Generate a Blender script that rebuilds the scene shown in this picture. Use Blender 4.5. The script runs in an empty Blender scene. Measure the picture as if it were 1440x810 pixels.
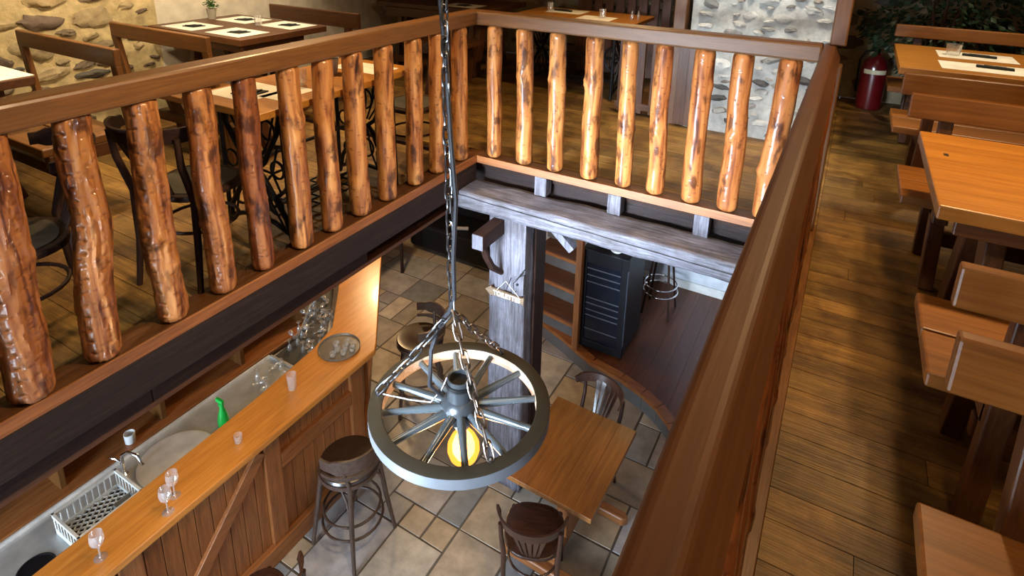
import bpy, math, random
from mathutils import Vector, Matrix, noise
PI = math.pi
rnd = random.Random(11)
scene = bpy.context.scene
COL = scene.collection
V = Vector
LF = -2.55      # lower floor level
UF = -0.05      # upper floor level

# ------------------------------------------------------------------ mesh builder
class MB:
    def __init__(s):
        s.v = []; s.f = []; s.sm = []; s.mi = []; s.c = []; s.col = (1, 1, 1); s.m = 0
    def add(s, vs, fs, smooth=False):
        o = len(s.v); s.v += [tuple(p) for p in vs]
        for f in fs:
            s.f.append([i + o for i in f]); s.sm.append(smooth); s.mi.append(s.m); s.c.append(s.col)
        return s
    def box(s, x0, x1, y0, y1, z0, z1):
        vs = [(x, y, z) for z in (z0, z1) for y in (y0, y1) for x in (x0, x1)]
        return s.add(vs, [(0, 2, 3, 1), (4, 5, 7, 6), (0, 1, 5, 4), (2, 6, 7, 3), (0, 4, 6, 2), (1, 3, 7, 5)])
    def bar(s, a, b, w, h, up=(0, 0, 1)):
        """box beam from a to b; w across, h along up"""
        a = V(a); b = V(b); d = (b - a).normalized(); u = V(up)
        r = d.cross(u)
        if r.length < 1e-4: r = d.cross(V((1, 0, 0)))
        r.normalize(); u = r.cross(d).normalized()
        vs = []
        for p in (a, b):
            for i, j in ((-1, -1), (1, -1), (1, 1), (-1, 1)):
                vs.append(p + r * (w / 2 * i) + u * (h / 2 * j))
        return s.add(vs, [(0, 1, 2, 3), (7, 6, 5, 4), (0, 4, 5, 1), (1, 5, 6, 2), (2, 6, 7, 3), (3, 7, 4, 0)])
    def tube(s, pts, r, seg=8, closed=False, cap=True, flat=1.0):
        pts = [V(p) for p in pts]; n = len(pts)
        rr = r if isinstance(r, (list, tuple)) else [r] * n
        vs = []; prev = None
        for i, p in enumerate(pts):
            if closed: t = pts[(i + 1) % n] - pts[i - 1]
            else: t = pts[min(i + 1, n - 1)] - pts[max(i - 1, 0)]
            t.normalize()
            if prev is None:
                a = V((0, 0, 1)) if abs(t.z) < .9 else V((1, 0, 0))
                u = t.cross(a).normalized()
            else:
                u = prev - t * prev.dot(t)
                u = u.normalized() if u.length > 1e-6 else t.orthogonal().normalized()
            prev = u; w = t.cross(u)
            for k in range(seg):
                an = 2 * PI * k / seg
                vs.append(p + (u * math.cos(an) + w * (math.sin(an) * flat)) * rr[i])
        fs = []
        for i in range(n if closed else n - 1):
            j = (i + 1) % n
            for k in range(seg):
                l = (k + 1) % seg
                fs.append((i * seg + k, i * seg + l, j * seg + l, j * seg + k))
        if cap and not closed:
            fs.append(tuple(range(seg - 1, -1, -1))); fs.append(tuple((n - 1) * seg + k for k in range(seg)))
        return s.add(vs, fs, True)
    def lathe(s, prof, c=(0, 0, 0), seg=24, closed=False, open_=False):
        """prof: list of (r,z)"""
        vs = []; c = V(c)
        for r, z in prof:
            for k in range(seg):
                a = 2 * PI * k / seg
                vs.append((c.x + r * math.cos(a), c.y + r * math.sin(a), c.z + z))
        n = len(prof); fs = []
        for i in range(n if closed else n - 1):
            j = (i + 1) % n
            for k in range(seg):
                l = (k + 1) % seg
                fs.append((i * seg + k, i * seg + l, j * seg + l, j * seg + k))
        if not closed and not open_:
            if prof[0][0] > 1e-5: fs.append(tuple(range(seg - 1, -1, -1)))
            if prof[-1][0] > 1e-5: fs.append(tuple((n - 1) * seg + k for k in range(seg)))
        return s.add(vs, fs, True)
    def prism(s, poly, z0, z1):
        n = len(poly)
        vs = [(x, y, z0) for x, y in poly] + [(x, y, z1) for x, y in poly]
        a = sum(poly[i][0] * poly[(i + 1) % n][1] - poly[(i + 1) % n][0] * poly[i][1] for i in range(n))
        top = list(range(n, 2 * n)); bot = list(range(n - 1, -1, -1))
        fs = [tuple(top), tuple(bot)] + [(i, (i + 1) % n, (i + 1) % n + n, i + n) for i in range(n)]
        if a < 0: fs = [tuple(reversed(f)) for f in fs]
        return s.add(vs, fs)
    def slab(s, pts, nrm, t):
        """planar polygon pts extruded by t along nrm"""
        n = len(pts); d = V(nrm) * t
        vs = [V(p) for p in pts] + [V(p) + d for p in pts]
        fs = [tuple(range(n - 1, -1, -1)), tuple(range(n, 2 * n))] + [(i, (i + 1) % n, (i + 1) % n + n, i + n) for i in range(n)]
        return s.add(vs, fs)
    def blob(s, c, r, M=None, nu=10, nv=6, jit=0.0):
        vs = []; fs = []
        for i in range(nv + 1):
            th = PI * i / nv
            for k in range(nu):
                ph = 2 * PI * k / nu
                q = V((math.sin(th) * math.cos(ph), math.sin(th) * math.sin(ph), math.cos(th)))
                j = 1 + jit * noise.noise(q * 1.7 + V(c) * 9)
                q = V((q.x * r[0] * j, q.y * r[1] * j, q.z * r[2] * j))
                if M: q = M @ q
                vs.append(q + V(c))
        for i in range(nv):
            for k in range(nu):
                l = (k + 1) % nu
                fs.append((i * nu + k, (i + 1) * nu + k, (i + 1) * nu + l, i * nu + l))
        return s.add(vs, fs, True)
    def xf(s, M, start=0):
        for i in range(start, len(s.v)): s.v[i] = tuple(M @ V(s.v[i]))
        return s
    def build(s, name, mat, parent=None, bevel=0.0, smooth_all=False, label=None):
        me = bpy.data.meshes.new(name)
        me.from_pydata(s.v, [], s.f); me.update()
        mats = mat if isinstance(mat, (list, tuple)) else [mat]
        for m in mats: me.materials.append(m)
        me.polygons.foreach_set('use_smooth', [bool(x) or smooth_all for x in s.sm])
        me.polygons.foreach_set('material_index', s.mi)
        if True:
            at = me.color_attributes.new('Col', 'FLOAT_COLOR', 'CORNER')
            buf = []
            for f, c in zip(s.f, s.c): buf += [c[0], c[1], c[2], 1.0] * len(f)
            at.data.foreach_set('color', buf)
        me.validate(); me.update()
        if any(s.sm) and not smooth_all: me.set_sharp_from_angle(angle=.75)
        o = bpy.data.objects.new(name, me); COL.objects.link(o)
        if parent is not None: o.parent = parent
        if bevel:
            b = o.modifiers.new('Bevel', 'BEVEL'); b.width = bevel; b.segments = 2; b.limit_method = 'ANGLE'; b.angle_limit = .6
        if label: o['label'] = label
        return o

def thing(name, label, cat, loc=(0, 0, 0), rz=0.0, group=None):
    o = bpy.data.objects.new(name, None); COL.objects.link(o); o.empty_display_size = .05
    o.location = loc; o.rotation_euler = (0, 0, rz); o['label'] = label; o['category'] = cat
    if group: o['group'] = group
    return o
def tag(o, label, cat, group=None, loc=None, rz=None):
    o['label'] = label; o['category'] = cat
    if group: o['group'] = group
    if loc is not None: o.location = loc
    if rz is not None: o.rotation_euler = (0, 0, rz)
    return o
def struct(o):
    o['kind'] = 'structure'; return o
def dup(root, label, loc, rz=0.0, group=None):
    def cp(o, par):
        c = o.copy(); COL.objects.link(c)
        if par is not None: c.parent = par
        for ch in KIDS.get(o, []): cp(ch, c)
        return c
    KIDS = {}
    def walk(o):
        KIDS[o] = [c for c in bpy.data.objects if c.parent == o]
        for c in KIDS[o]: walk(c)
    walk(root)
    r = cp(root, None)
    r.location = loc; r.rotation_euler = (0, 0, rz); r['label'] = label
    if group: r['group'] = group
    return r

# ------------------------------------------------------------------ materials
def newmat(name):
    m = bpy.data.materials.new(name); m.use_nodes = True
    nt = m.node_tree; b = nt.nodes['Principled BSDF']
    return m, nt, b
def N(nt, t, **kw):
    n = nt.nodes.new(t)
    for k, v in kw.items(): setattr(n, k, v)
    return n
def ramp(nt, stops, interp='LINEAR'):
    r = N(nt, 'ShaderNodeValToRGB'); cr = r.color_ramp; cr.interpolation = interp
    while len(cr.elements) < len(stops): cr.elements.new(.5)
    for e, (p, c) in zip(cr.elements, stops):
        e.position = p; e.color = (c[0], c[1], c[2], 1)
    return r
def mixc(nt, fac, a, b, mode='MIX'):
    m = N(nt, 'ShaderNodeMix', data_type='RGBA', blend_type=mode)
    if isinstance(fac, float): m.inputs[0].default_value = fac
    else: nt.links.new(fac, m.inputs[0])
    for i, s in ((6, a), (7, b)):
        if isinstance(s, tuple): m.inputs[i].default_value = (s[0], s[1], s[2], 1)
        else: nt.links.new(s, m.inputs[i])
    return m.outputs[2]
def plain(name, c, rough=.5, metal=0.0, **kw):
    m, nt, b = newmat(name)
    b.inputs['Base Color'].default_value = (*c, 1); b.inputs['Roughness'].default_value = rough
    b.inputs['Metallic'].default_value = metal
    for k, v in kw.items(): b.inputs[k].default_value = v
    # slight procedural unevenness
    tc = N(nt, 'ShaderNodeTexCoord'); nz = N(nt, 'ShaderNodeTexNoise'); nz.inputs['Scale'].default_value = 9
    nz.inputs['Detail'].default_value = 4
    nt.links.new(tc.outputs['Object'], nz.inputs['Vector'])
    r = ramp(nt, [(.3, tuple(x * .82 for x in c)), (.7, tuple(min(1, x * 1.12) for x in c))])
    nt.links.new(nz.outputs['Fac'], r.inputs['Fac']); nt.links.new(r.outputs['Color'], b.inputs['Base Color'])
    return m
def wood(name, dark, mid, light, axis='X', rough=.35, s=1.0, coat=0.0, bump=.15, attr=False, grime=0.0, spec=.5, fine=.6):
    m, nt, b = newmat(name); L = nt.links.new
    tc = N(nt, 'ShaderNodeTexCoord'); oi = N(nt, 'ShaderNodeObjectInfo')
    mp = N(nt, 'ShaderNodeMapping')
    sc = {'X': (.9, 15, 15), 'Y': (15, .9, 15), 'Z': (15, 15, .9)}[axis]
    mp.inputs['Scale'].default_value = tuple(q * s for q in sc)
    ad = N(nt, 'ShaderNodeVectorMath', operation='ADD'); L(tc.outputs['Object'], ad.inputs[0])
    if attr:
        ca = N(nt, 'ShaderNodeVertexColor', layer_name='Col')
        ml = N(nt, 'ShaderNodeVectorMath', operation='SCALE'); ml.inputs['Scale'].default_value = 37
        L(ca.outputs['Color'], ml.inputs[0]); L(ml.outputs[0], ad.inputs[1])
    else:
        ml = N(nt, 'ShaderNodeMath', operation='MULTIPLY'); ml.inputs[1].default_value = 5.3
        L(oi.outputs['Random'], ml.inputs[0]); L(ml.outputs[0], ad.inputs[1])
    L(ad.outputs[0], mp.inputs['Vector'])
    n1 = N(nt, 'ShaderNodeTexNoise'); n1.inputs['Scale'].default_value = 3.6; n1.inputs['Detail'].default_value = 7
    n1.inputs['Distortion'].default_value = .5; n1.inputs['Roughness'].default_value = .68
    L(mp.outputs[0], n1.inputs['Vector'])
    r = ramp(nt, [(.28, dark), (.5, mid), (.72, light)]); L(n1.outputs['Fac'], r.inputs['Fac'])
    mp2 = N(nt, 'ShaderNodeMapping'); mp2.inputs['Scale'].default_value = tuple(q * s * 4 for q in sc)
    L(ad.outputs[0], mp2.inputs['Vector'])
    n2 = N(nt, 'ShaderNodeTexNoise'); n2.inputs['Scale'].default_value = 3; n2.inputs['Detail'].default_value = 3
    L(mp2.outputs[0], n2.inputs['Vector'])
    r2 = ramp(nt, [(.35, (.62, .6, .58)), (.6, (1, 1, 1))]); L(n2.outputs['Fac'], r2.inputs['Fac'])
    c = mixc(nt, fine, r.outputs['Color'], r2.outputs['Color'], 'MULTIPLY')
    if attr: c = mixc(nt, 1.0, c, ca.outputs['Color'], 'MULTIPLY')
    if grime:
        n3 = N(nt, 'ShaderNodeTexNoise'); n3.inputs['Scale'].default_value = 3.1; n3.inputs['Detail'].default_value = 8
        n3.inputs['Roughness'].default_value = .7
        L(tc.outputs['Object'], n3.inputs['Vector'])
        r3 = ramp(nt, [(.42, (.35, .28, .22)), (.56, (1, 1, 1))]); L(n3.outputs['Fac'], r3.inputs['Fac'])
        c = mixc(nt, grime, c, r3.outputs['Color'], 'MULTIPLY')
    L(c, b.inputs['Base Color'])
    b.inputs['Roughness'].default_value = rough
    b.inputs['Coat Weight'].default_value = coat; b.inputs['Coat Roughness'].default_value = .12
    b.inputs['Specular IOR Level'].default_value = spec
    bp = N(nt, 'ShaderNodeBump'); bp.inputs['Strength'].default_value = bump; bp.inputs['Distance'].default_value = .004
    L(n2.outputs['Fac'], bp.inputs['Height']); L(bp.outputs['Normal'], b.inputs['Normal'])
    return m

honey = dict(dark=(.15, .05, .012), mid=(.32, .125, .03), light=(.44, .19, .05))
W = {}
for ax in 'XYZ':
    W['rail' + ax] = wood('rail wood ' + ax, (.10, .037, .008), (.140, .054, .011), (.180, .072, .016), ax, .45, coat=.08, s=.8)
    W['table' + ax] = wood('table wood ' + ax, (.29, .11, .015), (.37, .15, .022), (.44, .19, .032), ax, .42, coat=.06, s=.5, fine=.4)
    W['bench' + ax] = wood('bench wood ' + ax, (.16, .055, .010), (.24, .088, .015), (.32, .125, .024), ax, .42, coat=.04, s=.6, fine=.4)
    W['dark' + ax] = wood('dark wood ' + ax, (.014, .006, .005), (.030, .013, .009), (.050, .024, .015), ax, .6, spec=.2)
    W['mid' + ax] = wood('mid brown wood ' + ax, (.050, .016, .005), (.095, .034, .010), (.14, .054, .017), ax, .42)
    W['bar' + ax] = wood('bar wood ' + ax, (.38, .14, .022), (.50, .20, .034), (.58, .25, .05), ax, .36, coat=.12, s=.5, fine=.4)
    W['panel' + ax] = wood('bar panel wood ' + ax, (.16, .055, .016), (.27, .095, .026), (.36, .135, .040), ax, .42, s=.7)
    W['grey' + ax] = wood('weathered grey timber ' + ax, (.035, .030, .035), (.14, .135, .165), (.26, .255, .315), ax, .55, bump=1.0, s=1.2, grime=.55)
    W['beam' + ax] = wood('dark painted beam ' + ax, (.012, .007, .006), (.022, .012, .011), (.036, .022, .020), ax, .6, bump=.5, spec=.3)
    W['walnut' + ax] = wood('dark bentwood ' + ax, (.016, .006, .004), (.040, .014, .008), (.065, .024, .013), ax, .35, coat=.2)
    W['bronze' + ax] = wood('brown bar stool wood ' + ax, (.035, .020, .015), (.07, .042, .032), (.10, .062, .048), ax, .42, coat=.12)
W['handrail'] = wood('handrail wood', (.085, .029, .008), (.104, .036, .010), (.128, .046, .012), 'Y', .52, coat=.04, s=.8, fine=.3, bump=.08, spec=.35)
W['plank'] = wood('floor planks', (.14, .070, .016), (.25, .138, .032), (.37, .215, .055), 'X', .5, attr=True, s=.8, grime=.75, bump=.5)
W['platform'] = wood('platform boards', (.055, .014, .004), (.10, .027, .007), (.15, .042, .010), 'Y', .4, attr=True)

def logmat():
    m, nt, b = newmat('varnished log'); L = nt.links.new
    tc = N(nt, 'ShaderNodeTexCoord'); oi = N(nt, 'ShaderNodeObjectInfo')
    ca = N(nt, 'ShaderNodeVertexColor', layer_name='Col')
    ad = N(nt, 'ShaderNodeVectorMath', operation='ADD'); L(tc.outputs['Object'], ad.inputs[0])
    mu = N(nt, 'ShaderNodeMath', operation='MULTIPLY'); mu.inputs[1].default_value = 13; L(oi.outputs['Random'], mu.inputs[0]); L(mu.outputs[0], ad.inputs[1])
    mp = N(nt, 'ShaderNodeMapping'); mp.inputs['Scale'].default_value = (14, 14, 1.6); L(ad.outputs[0], mp.inputs['Vector'])
    n1 = N(nt, 'ShaderNodeTexNoise'); n1.inputs['Scale'].default_value = 1.5; n1.inputs['Detail'].default_value = 7; n1.inputs['Distortion'].default_value = 1.2
    L(mp.outputs[0], n1.inputs['Vector'])
    r = ramp(nt, [(.30, (.075, .020, .006)), (.41, (.26, .085, .021)), (.55, (.43, .175, .046)), (.78, (.55, .28, .10))]); L(n1.outputs['Fac'], r.inputs['Fac'])
    mp2 = N(nt, 'ShaderNodeMapping'); mp2.inputs['Scale'].default_value = (9, 9, 4); L(ad.outputs[0], mp2.inputs['Vector'])
    n2 = N(nt, 'ShaderNodeTexNoise'); n2.inputs['Scale'].default_value = 2.0; n2.inputs['Detail'].default_value = 5; L(mp2.outputs[0], n2.inputs['Vector'])
    r2 = ramp(nt, [(.36, (.12, .075, .07)), (.46, (1, 1, 1))]); L(n2.outputs['Fac'], r2.inputs['Fac'])
    c = mixc(nt, .8, r.outputs['Color'], r2.outputs['Color'], 'MULTIPLY')
    c = mixc(nt, 1.0, c, ca.outputs['Color'], 'MULTIPLY')
    # small knife scars running across the trunk
    mp3 = N(nt, 'ShaderNodeMapping'); mp3.inputs['Scale'].default_value = (22, 22, 38); L(ad.outputs[0], mp3.inputs['Vector'])
    vo = N(nt, 'ShaderNodeTexVoronoi', feature='F1'); vo.inputs['Scale'].default_value = 1.0; L(mp3.outputs[0], vo.inputs['Vector'])
    r3 = ramp(nt, [(.10, (0, 0, 0)), (.28, (1, 1, 1))]); L(vo.outputs['Distance'], r3.inputs['Fac'])
    c = mixc(nt, .45, c, mixc(nt, r3.outputs['Color'], (.25, .12, .06), (1, 1, 1)), 'MULTIPLY')
    L(c, b.inputs['Base Color'])
    b.inputs['Roughness'].default_value = .55; b.inputs['Specular IOR Level'].default_value = .25; b.inputs['Coat Weight'].default_value = .55; b.inputs['Coat Roughness'].default_value = .12
    hs = N(nt, 'ShaderNodeMath', operation='ADD'); L(n1.outputs['Fac'], hs.inputs[0])
    h3 = N(nt, 'ShaderNodeMath', operation='MULTIPLY'); h3.inputs[1].default_value = .5; L(r3.outputs['Color'], h3.inputs[0]); L(h3.outputs[0], hs.inputs[1])
    bp = N(nt, 'ShaderNodeBump'); bp.inputs['Strength'].default_value = .5; bp.inputs['Distance'].default_value = .006
    L(hs.outputs[0], bp.inputs['Height']); L(bp.outputs['Normal'], b.inputs['Normal'])
    bp2 = N(nt, 'ShaderNodeBump'); bp2.inputs['Strength'].default_value = .22; bp2.inputs['Distance'].default_value = .006
    L(hs.outputs[0], bp2.inputs['Height']); L(bp2.outputs['Normal'], b.inputs['Coat Normal'])
    return m
LOG = logmat()

def attrmat(name, rough, scale=6, lo=.75, hi=1.15, bump=.2, dist=.004, spec=.5, detail=6, coat=0.0):
    m, nt, b = newmat(name); L = nt.links.new
    tc = N(nt, 'ShaderNodeTexCoord'); ca = N(nt, 'ShaderNodeVertexColor', layer_name='Col')
    n1 = N(nt, 'ShaderNodeTexNoise'); n1.inputs['Scale'].default_value = scale; n1.inputs['Detail'].default_value = detail
    n1.inputs['Roughness'].default_value = .65
    L(tc.outputs['Object'], n1.inputs['Vector'])
    r = ramp(nt, [(.3, (lo, lo, lo)), (.7, (hi, hi * .99, hi * .97))]); L(n1.outputs['Fac'], r.inputs['Fac'])
    c = mixc(nt, 1.0, ca.outputs['Color'], r.outputs['Color'], 'MULTIPLY'); L(c, b.inputs['Base Color'])
    b.inputs['Roughness'].default_value = rough; b.inputs['Specular IOR Level'].default_value = spec
    b.inputs['Coat Weight'].default_value = coat
    bp = N(nt, 'ShaderNodeBump'); bp.inputs['Strength'].default_value = bump; bp.inputs['Distance'].default_value = dist
    L(n1.outputs['Fac'], bp.inputs['Height']); L(bp.outputs['Normal'], b.inputs['Normal'])
    return m
TILE = attrmat('stone floor tile', .42, 7, .66, 1.2, .15, .003)
STONE = attrmat('rubble wall', .75, 14, .7, 1.2, .9, .012)
LEAF = attrmat('leaf', .45, 20, .8, 1.2, .1, .002)
GROUT = plain('grout', (.10, .085, .07), .9)
PLASTER = plain('white plaster', (.62, .57, .47), .9)
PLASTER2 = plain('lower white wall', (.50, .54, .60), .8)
CEIL = plain('ceiling plaster', (.42, .32, .2), .9)
BLACK = plain('black iron', (.012, .012, .013), .4, 0.6)
BLACKPL = plain('black plastic', (.006, .006, .008), .45, **{'Specular IOR Level': .25})
WHEEL = plain('painted wheel', (.018, .014, .008), .55, **{'Specular IOR Level': .25})
WHEELIN = wood('wheel felloe inside', (.30, .20, .13), (.45, .33, .24), (.55, .43, .34), 'X', .5)
CHAIN = plain('galvanised chain', (.16, .16, .165), .3, 1.0)
STEEL = plain('brushed steel', (.52, .53, .52), .45, .55)
STEEL2 = plain('basin steel', (.20, .25, .29), .25, .9)
CHROME = plain('chrome', (.8, .8, .8), .1, 1.0)
PAPER = plain('white placemat', (.78, .76, .68), .8)
NAPKIN = plain('black napkin', (.014, .016, .016), .85)
LEATHER = plain('brown leather', (.035, .018, .011), .28, 0.0, **{'Coat Weight': .3})
GREYPL = plain('grey crate plastic', (.42, .43, .42), .5)
GREEN = plain('green plastic', (.01, .42, .06), .35)
RED = plain('extinguisher red', (.13, .004, .006), .3, 0.0, **{'Coat Weight': .5})
CREAM = plain('cream label', (.7, .62, .4), .6)
WHITE = plain('white china', (.8, .8, .8), .25)
CERAM = plain('grey pot', (.35, .32, .27), .6)
TRAYM = plain('grey tray', (.15, .14, .13), .35, 0.3)
CORDM = plain('black cord', (.015, .015, .018), .4)
def glassmat(name, c=(1, 1, 1), rough=.03, ior=1.45):
    m, nt, b = newmat(name); L = nt.links.new
    b.inputs['Base Color'].default_value = (.9, .95, 1, 1); b.inputs['Roughness'].default_value = rough
    b.inputs['Specular IOR Level'].default_value = 1
    tr = N(nt, 'ShaderNodeBsdfTransparent'); tr.inputs[0].default_value = (.97, .98, .98, 1)
    gl = N(nt, 'ShaderNodeBsdfGlossy'); gl.inputs['Roughness'].default_value = .06
    lw = N(nt, 'ShaderNodeLayerWeight'); lw.inputs[0].default_value = .35
    r = ramp(nt, [(0, (.20, .20, .20)), (1, (.9, .9, .9))]); L(lw.outputs['Facing'], r.inputs['Fac'])
    mx = N(nt, 'ShaderNodeMixShader'); L(r.outputs['Color'], mx.inputs[0]); L(tr.outputs[0], mx.inputs[1]); L(gl.outputs[0], mx.inputs[2])
    df = N(nt, 'ShaderNodeBsdfDiffuse'); df.inputs[0].default_value = (.9, .92, .95, 1); m2 = N(nt, 'ShaderNodeMixShader'); m2.inputs[0].default_value = .13  # white diffuse mixed in, standing in for sparkles of window light
    L(mx.outputs[0], m2.inputs[1]); L(df.outputs[0], m2.inputs[2]); L(m2.outputs[0], nt.nodes['Material Output'].inputs['Surface'])
    return m
GLASS = glassmat('clear glass', (1, 1, 1), .03, 1.3)
COOLG = plain('dark cooler glass', (.005, .008, .016), .12, **{'Specular IOR Level': .35})
def emit(name, c, s):
    m, nt, b = newmat(name)
    b.inputs['Base Color'].default_value = (*c, 1)
    b.inputs['Emission Color'].default_value = (*c, 1); b.inputs['Emission Strength'].default_value = s
    return m
BULB, nt, b = newmat('lit amber bulb glass')
tr = N(nt, 'ShaderNodeBsdfTransparent'); tr.inputs[0].default_value = (1, .62, .30, 1)
em = N(nt, 'ShaderNodeEmission'); em.inputs[0].default_value = (1, .36, .05, 1); em.inputs[1].default_value = .7
ad_ = N(nt, 'ShaderNodeAddShader'); nt.links.new(tr.outputs[0], ad_.inputs[0]); nt.links.new(em.outputs[0], ad_.inputs[1])
nt.links.new(ad_.outputs[0], nt.nodes['Material Output'].inputs['Surface'])
FIL = emit('bulb core', (1, .62, .22), 4)

# ------------------------------------------------------------------ shell
def planks(mb, x0, x1, y0, y1, row=.115, z=UF, jit=.0):
    y = y0
    while y < y1 - 1e-3:
        h = min(row * rnd.uniform(.85, 1.2), y1 - y)
        if y1 - y - h < .03: h = y1 - y
        x = x0 - rnd.uniform(0, .8)
        while x < x1:
            l = rnd.uniform(.7, 1.5)
            a = max(x, x0); b = min(x + l, x1)
            if b - a > .01:
                q = rnd.uniform(.58, 1.15)
                mb.col = (q, q * rnd.uniform(.95, 1.0), q * rnd.uniform(.85, 1.0))
                mb.box(a + .0010, b - .0010, y + .0014, y + h - .0014, z - .02, z)
            x += l
        y += h
mb = MB()
planks(mb, -3, -.14, -5.3, 0)
planks(mb, -3, 2.13, 0.14, 3.45)
planks(mb, 2.13, 4.2, -5.3, 3.45)
mb.col = (1, 1, 1)
struct(mb.build('floor', W['plank']))
mb = MB()
mb.col = (.2, .15, .1)
mb.box(-3, -.125, -5.3, 0, UF - .07, UF - .021).box(-3, 2.14, 0.1, 3.45, UF - .07, UF - .021).box(2.10, 4.2, -5.3, 3.45, UF - .14, UF - .021)
struct(mb.build('floor', W['darkY']))
# lower floor: opus romanum tiles on grout
def romantiles(mb, x0, x1, y0, y1, cell=.197, z=LF):
    nx = int((x1 - x0) / cell); ny = int((y1 - y0) / cell); occ = set()
    shapes = [(2, 2), (2, 2), (3, 2), (2, 3), (2, 1), (1, 2), (1, 1), (2, 1), (1, 2)]
    pal = [(.42, .37, .31), (.32, .32, .33), (.39, .32, .25), (.45, .41, .36), (.25, .27, .30), (.43, .34, .24), (.36, .35, .37), (.30, .27, .24)]
    for j in range(ny):
        for i in range(nx):
            if (i, j) in occ: continue
            opts = shapes[:]; rnd.shuffle(opts); opts.append((1, 1))
            for w, h in opts:
                cells = [(i + a, j + b) for a in range(w) for b in range(h)]
                if all(c not in occ and c[0] < nx and c[1] < ny for c in cells): break
            occ.update(cells)
            c = rnd.choice(pal); k = rnd.uniform(.8, 1.1); mb.col = tuple(q * k for q in c)
            g = .005; X0 = x0 + i * cell + g; X1 = x0 + (i + w) * cell - g; Y0 = y0 + j * cell + g; Y1 = y0 + (j + h) * cell - g
            e = .004
            # slightly wobbly, softly chamfered tile
            P = []
            for (a, b_) in ((X0, Y0), (X1, Y0), (X1, Y1), (X0, Y1)):
                P.append((a + rnd.uniform(-.0025, .0025), b_ + rnd.uniform(-.0025, .0025)))
            cx = (X0 + X1) / 2; cy = (Y0 + Y1) / 2
            top = [(a + (e if a < cx else -e), b_ + (e if b_ < cy else -e), z) for a, b_ in P]
            bot = [(a, b_, z - .008) for a, b_ in P]
            mb.add(bot + top, [(4, 5, 6, 7)] + [(q, (q + 1) % 4, (q + 1) % 4 + 4, q + 4) for q in range(4)])
mb = MB(); romantiles(mb, -3.47, 3.3, -5.17, 3.0); struct(mb.build('floor', TILE))
mb = MB(); mb.box(-3.5, 3.4, -5.4, 3.05, LF - .1, LF - .005); struct(mb.build('floor', GROUT))

# rubble stone walls: mortar face with bulging stones in one mesh
def stonewall(name, origin, u, n, L, z0, z1, mort, pal, dens=60, smin=.04, smax=.16, thick=.2, seed=1, spread=None):
    R = random.Random(seed); mb = MB(); o = V(origin); u = V(u).normalized(); n = V(n).normalized(); up = V((0, 0, 1))
    mb.col = mort
    nu = max(2, int(L / .04)); nz = max(2, int((z1 - z0) / .04)); vs = []; fs = []
    for j in range(nz + 1):
        for i in range(nu + 1):
            p = o + u * (L * i / nu) + up * (z0 + (z1 - z0) * j / nz - o.z)
            q = noise.noise(V((p.x * 5, p.y * 5, p.z * 9))) * .030 + noise.noise(p * 14) * .012
            if i in (0, nu) or j in (0, nz): q = 0
            vs.append(p + n * q)
    for j in range(nz):
        for i in range(nu):
            a = j * (nu + 1) + i; fs.append((a, a + 1, a + nu + 2, a + nu + 1))
    mb.add(vs, fs, True)
    A = o + up * (z0 - o.z) - n * .03
    mb.slab([A, A + u * L, A + u * L + up * (z1 - z0), A + up * (z1 - z0)], -n, thick)
    placed = []
    for k in range(int(dens * L * (z1 - z0) * 3)):
        a = R.uniform(smin, smax); b = a * R.uniform(.28, .6)
        s = R.uniform(a, L - a); z = R.uniform(z0 + b, z1 - b)
        if any(((s - s2) / (a + a2 + .01)) ** 2 + ((z - z2) / (b + b2 + .01)) ** 2 < 1 for s2, z2, a2, b2 in placed): continue
        placed.append((s, z, a, b))
        if len(placed) > dens * L * (z1 - z0): break
        c = R.choice(pal); kk = R.uniform(.7, 1.2); mb.col = tuple(q * kk for q in c)
        tilt = R.uniform(-.25, .25)
        U = (u * math.cos(tilt) + up * math.sin(tilt)); Wv = n.cross(U)
        M = Matrix((U, Wv, n)).transposed()
        mb.blob(o + u * s + up * (z - o.z) + n * .002, (a, b, R.uniform(.018, .04)), M, 14, 8, .5)
    return struct(mb.build(name, STONE))
yel = (.50, .40, .21); palL = [(.10, .09, .075), (.20, .15, .10), (.30, .24, .14), (.42, .33, .18), (.14, .10, .075), (.38, .30, .17)]
stonewall('wall_left', (-3, -5.3, UF), (0, 1, 0), (1, 0, 0), 4.96, UF, 2.35, yel, palL, 75, .035, .17, seed=4)
mb = MB(); mb.box(-3.15, -3.0, -.34, 3.6, UF, 2.35); struct(mb.build('wall_left', PLASTER))
palB = [(.09, .085, .08), (.20, .19, .17), (.42, .40, .36), (.55, .53, .48), (.26, .23, .19), (.48, .46, .42)]
stonewall('wall_back', (1.0, 1.62, UF), (1, 0, 0), (0, -1, 0), 1.03, UF, 2.35, (.42, .41, .37), palB, 95, .025, .085, .16, seed=9)
stonewall('wall_back', (-3.0, 3.45, UF), (1, 0, 0), (0, -1, 0), 7.2, UF, 2.35, (.36, .29, .17), palL, 26, .05, .16, .16, seed=13)
mb = MB(); mb.box(4.2, 4.35, -5.3, 3.6, UF, 2.35); struct(mb.build('wall_right', PLASTER))
mb = MB(); mb.box(-3.15, 4.35, -5.45, -5.3, UF - .3, 2.35); struct(mb.build('wall_front', PLASTER))
mb = MB(); mb.box(-3.2, 4.4, -5.5, 3.7, 2.35, 2.45); struct(mb.build('ceiling', CEIL))
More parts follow.
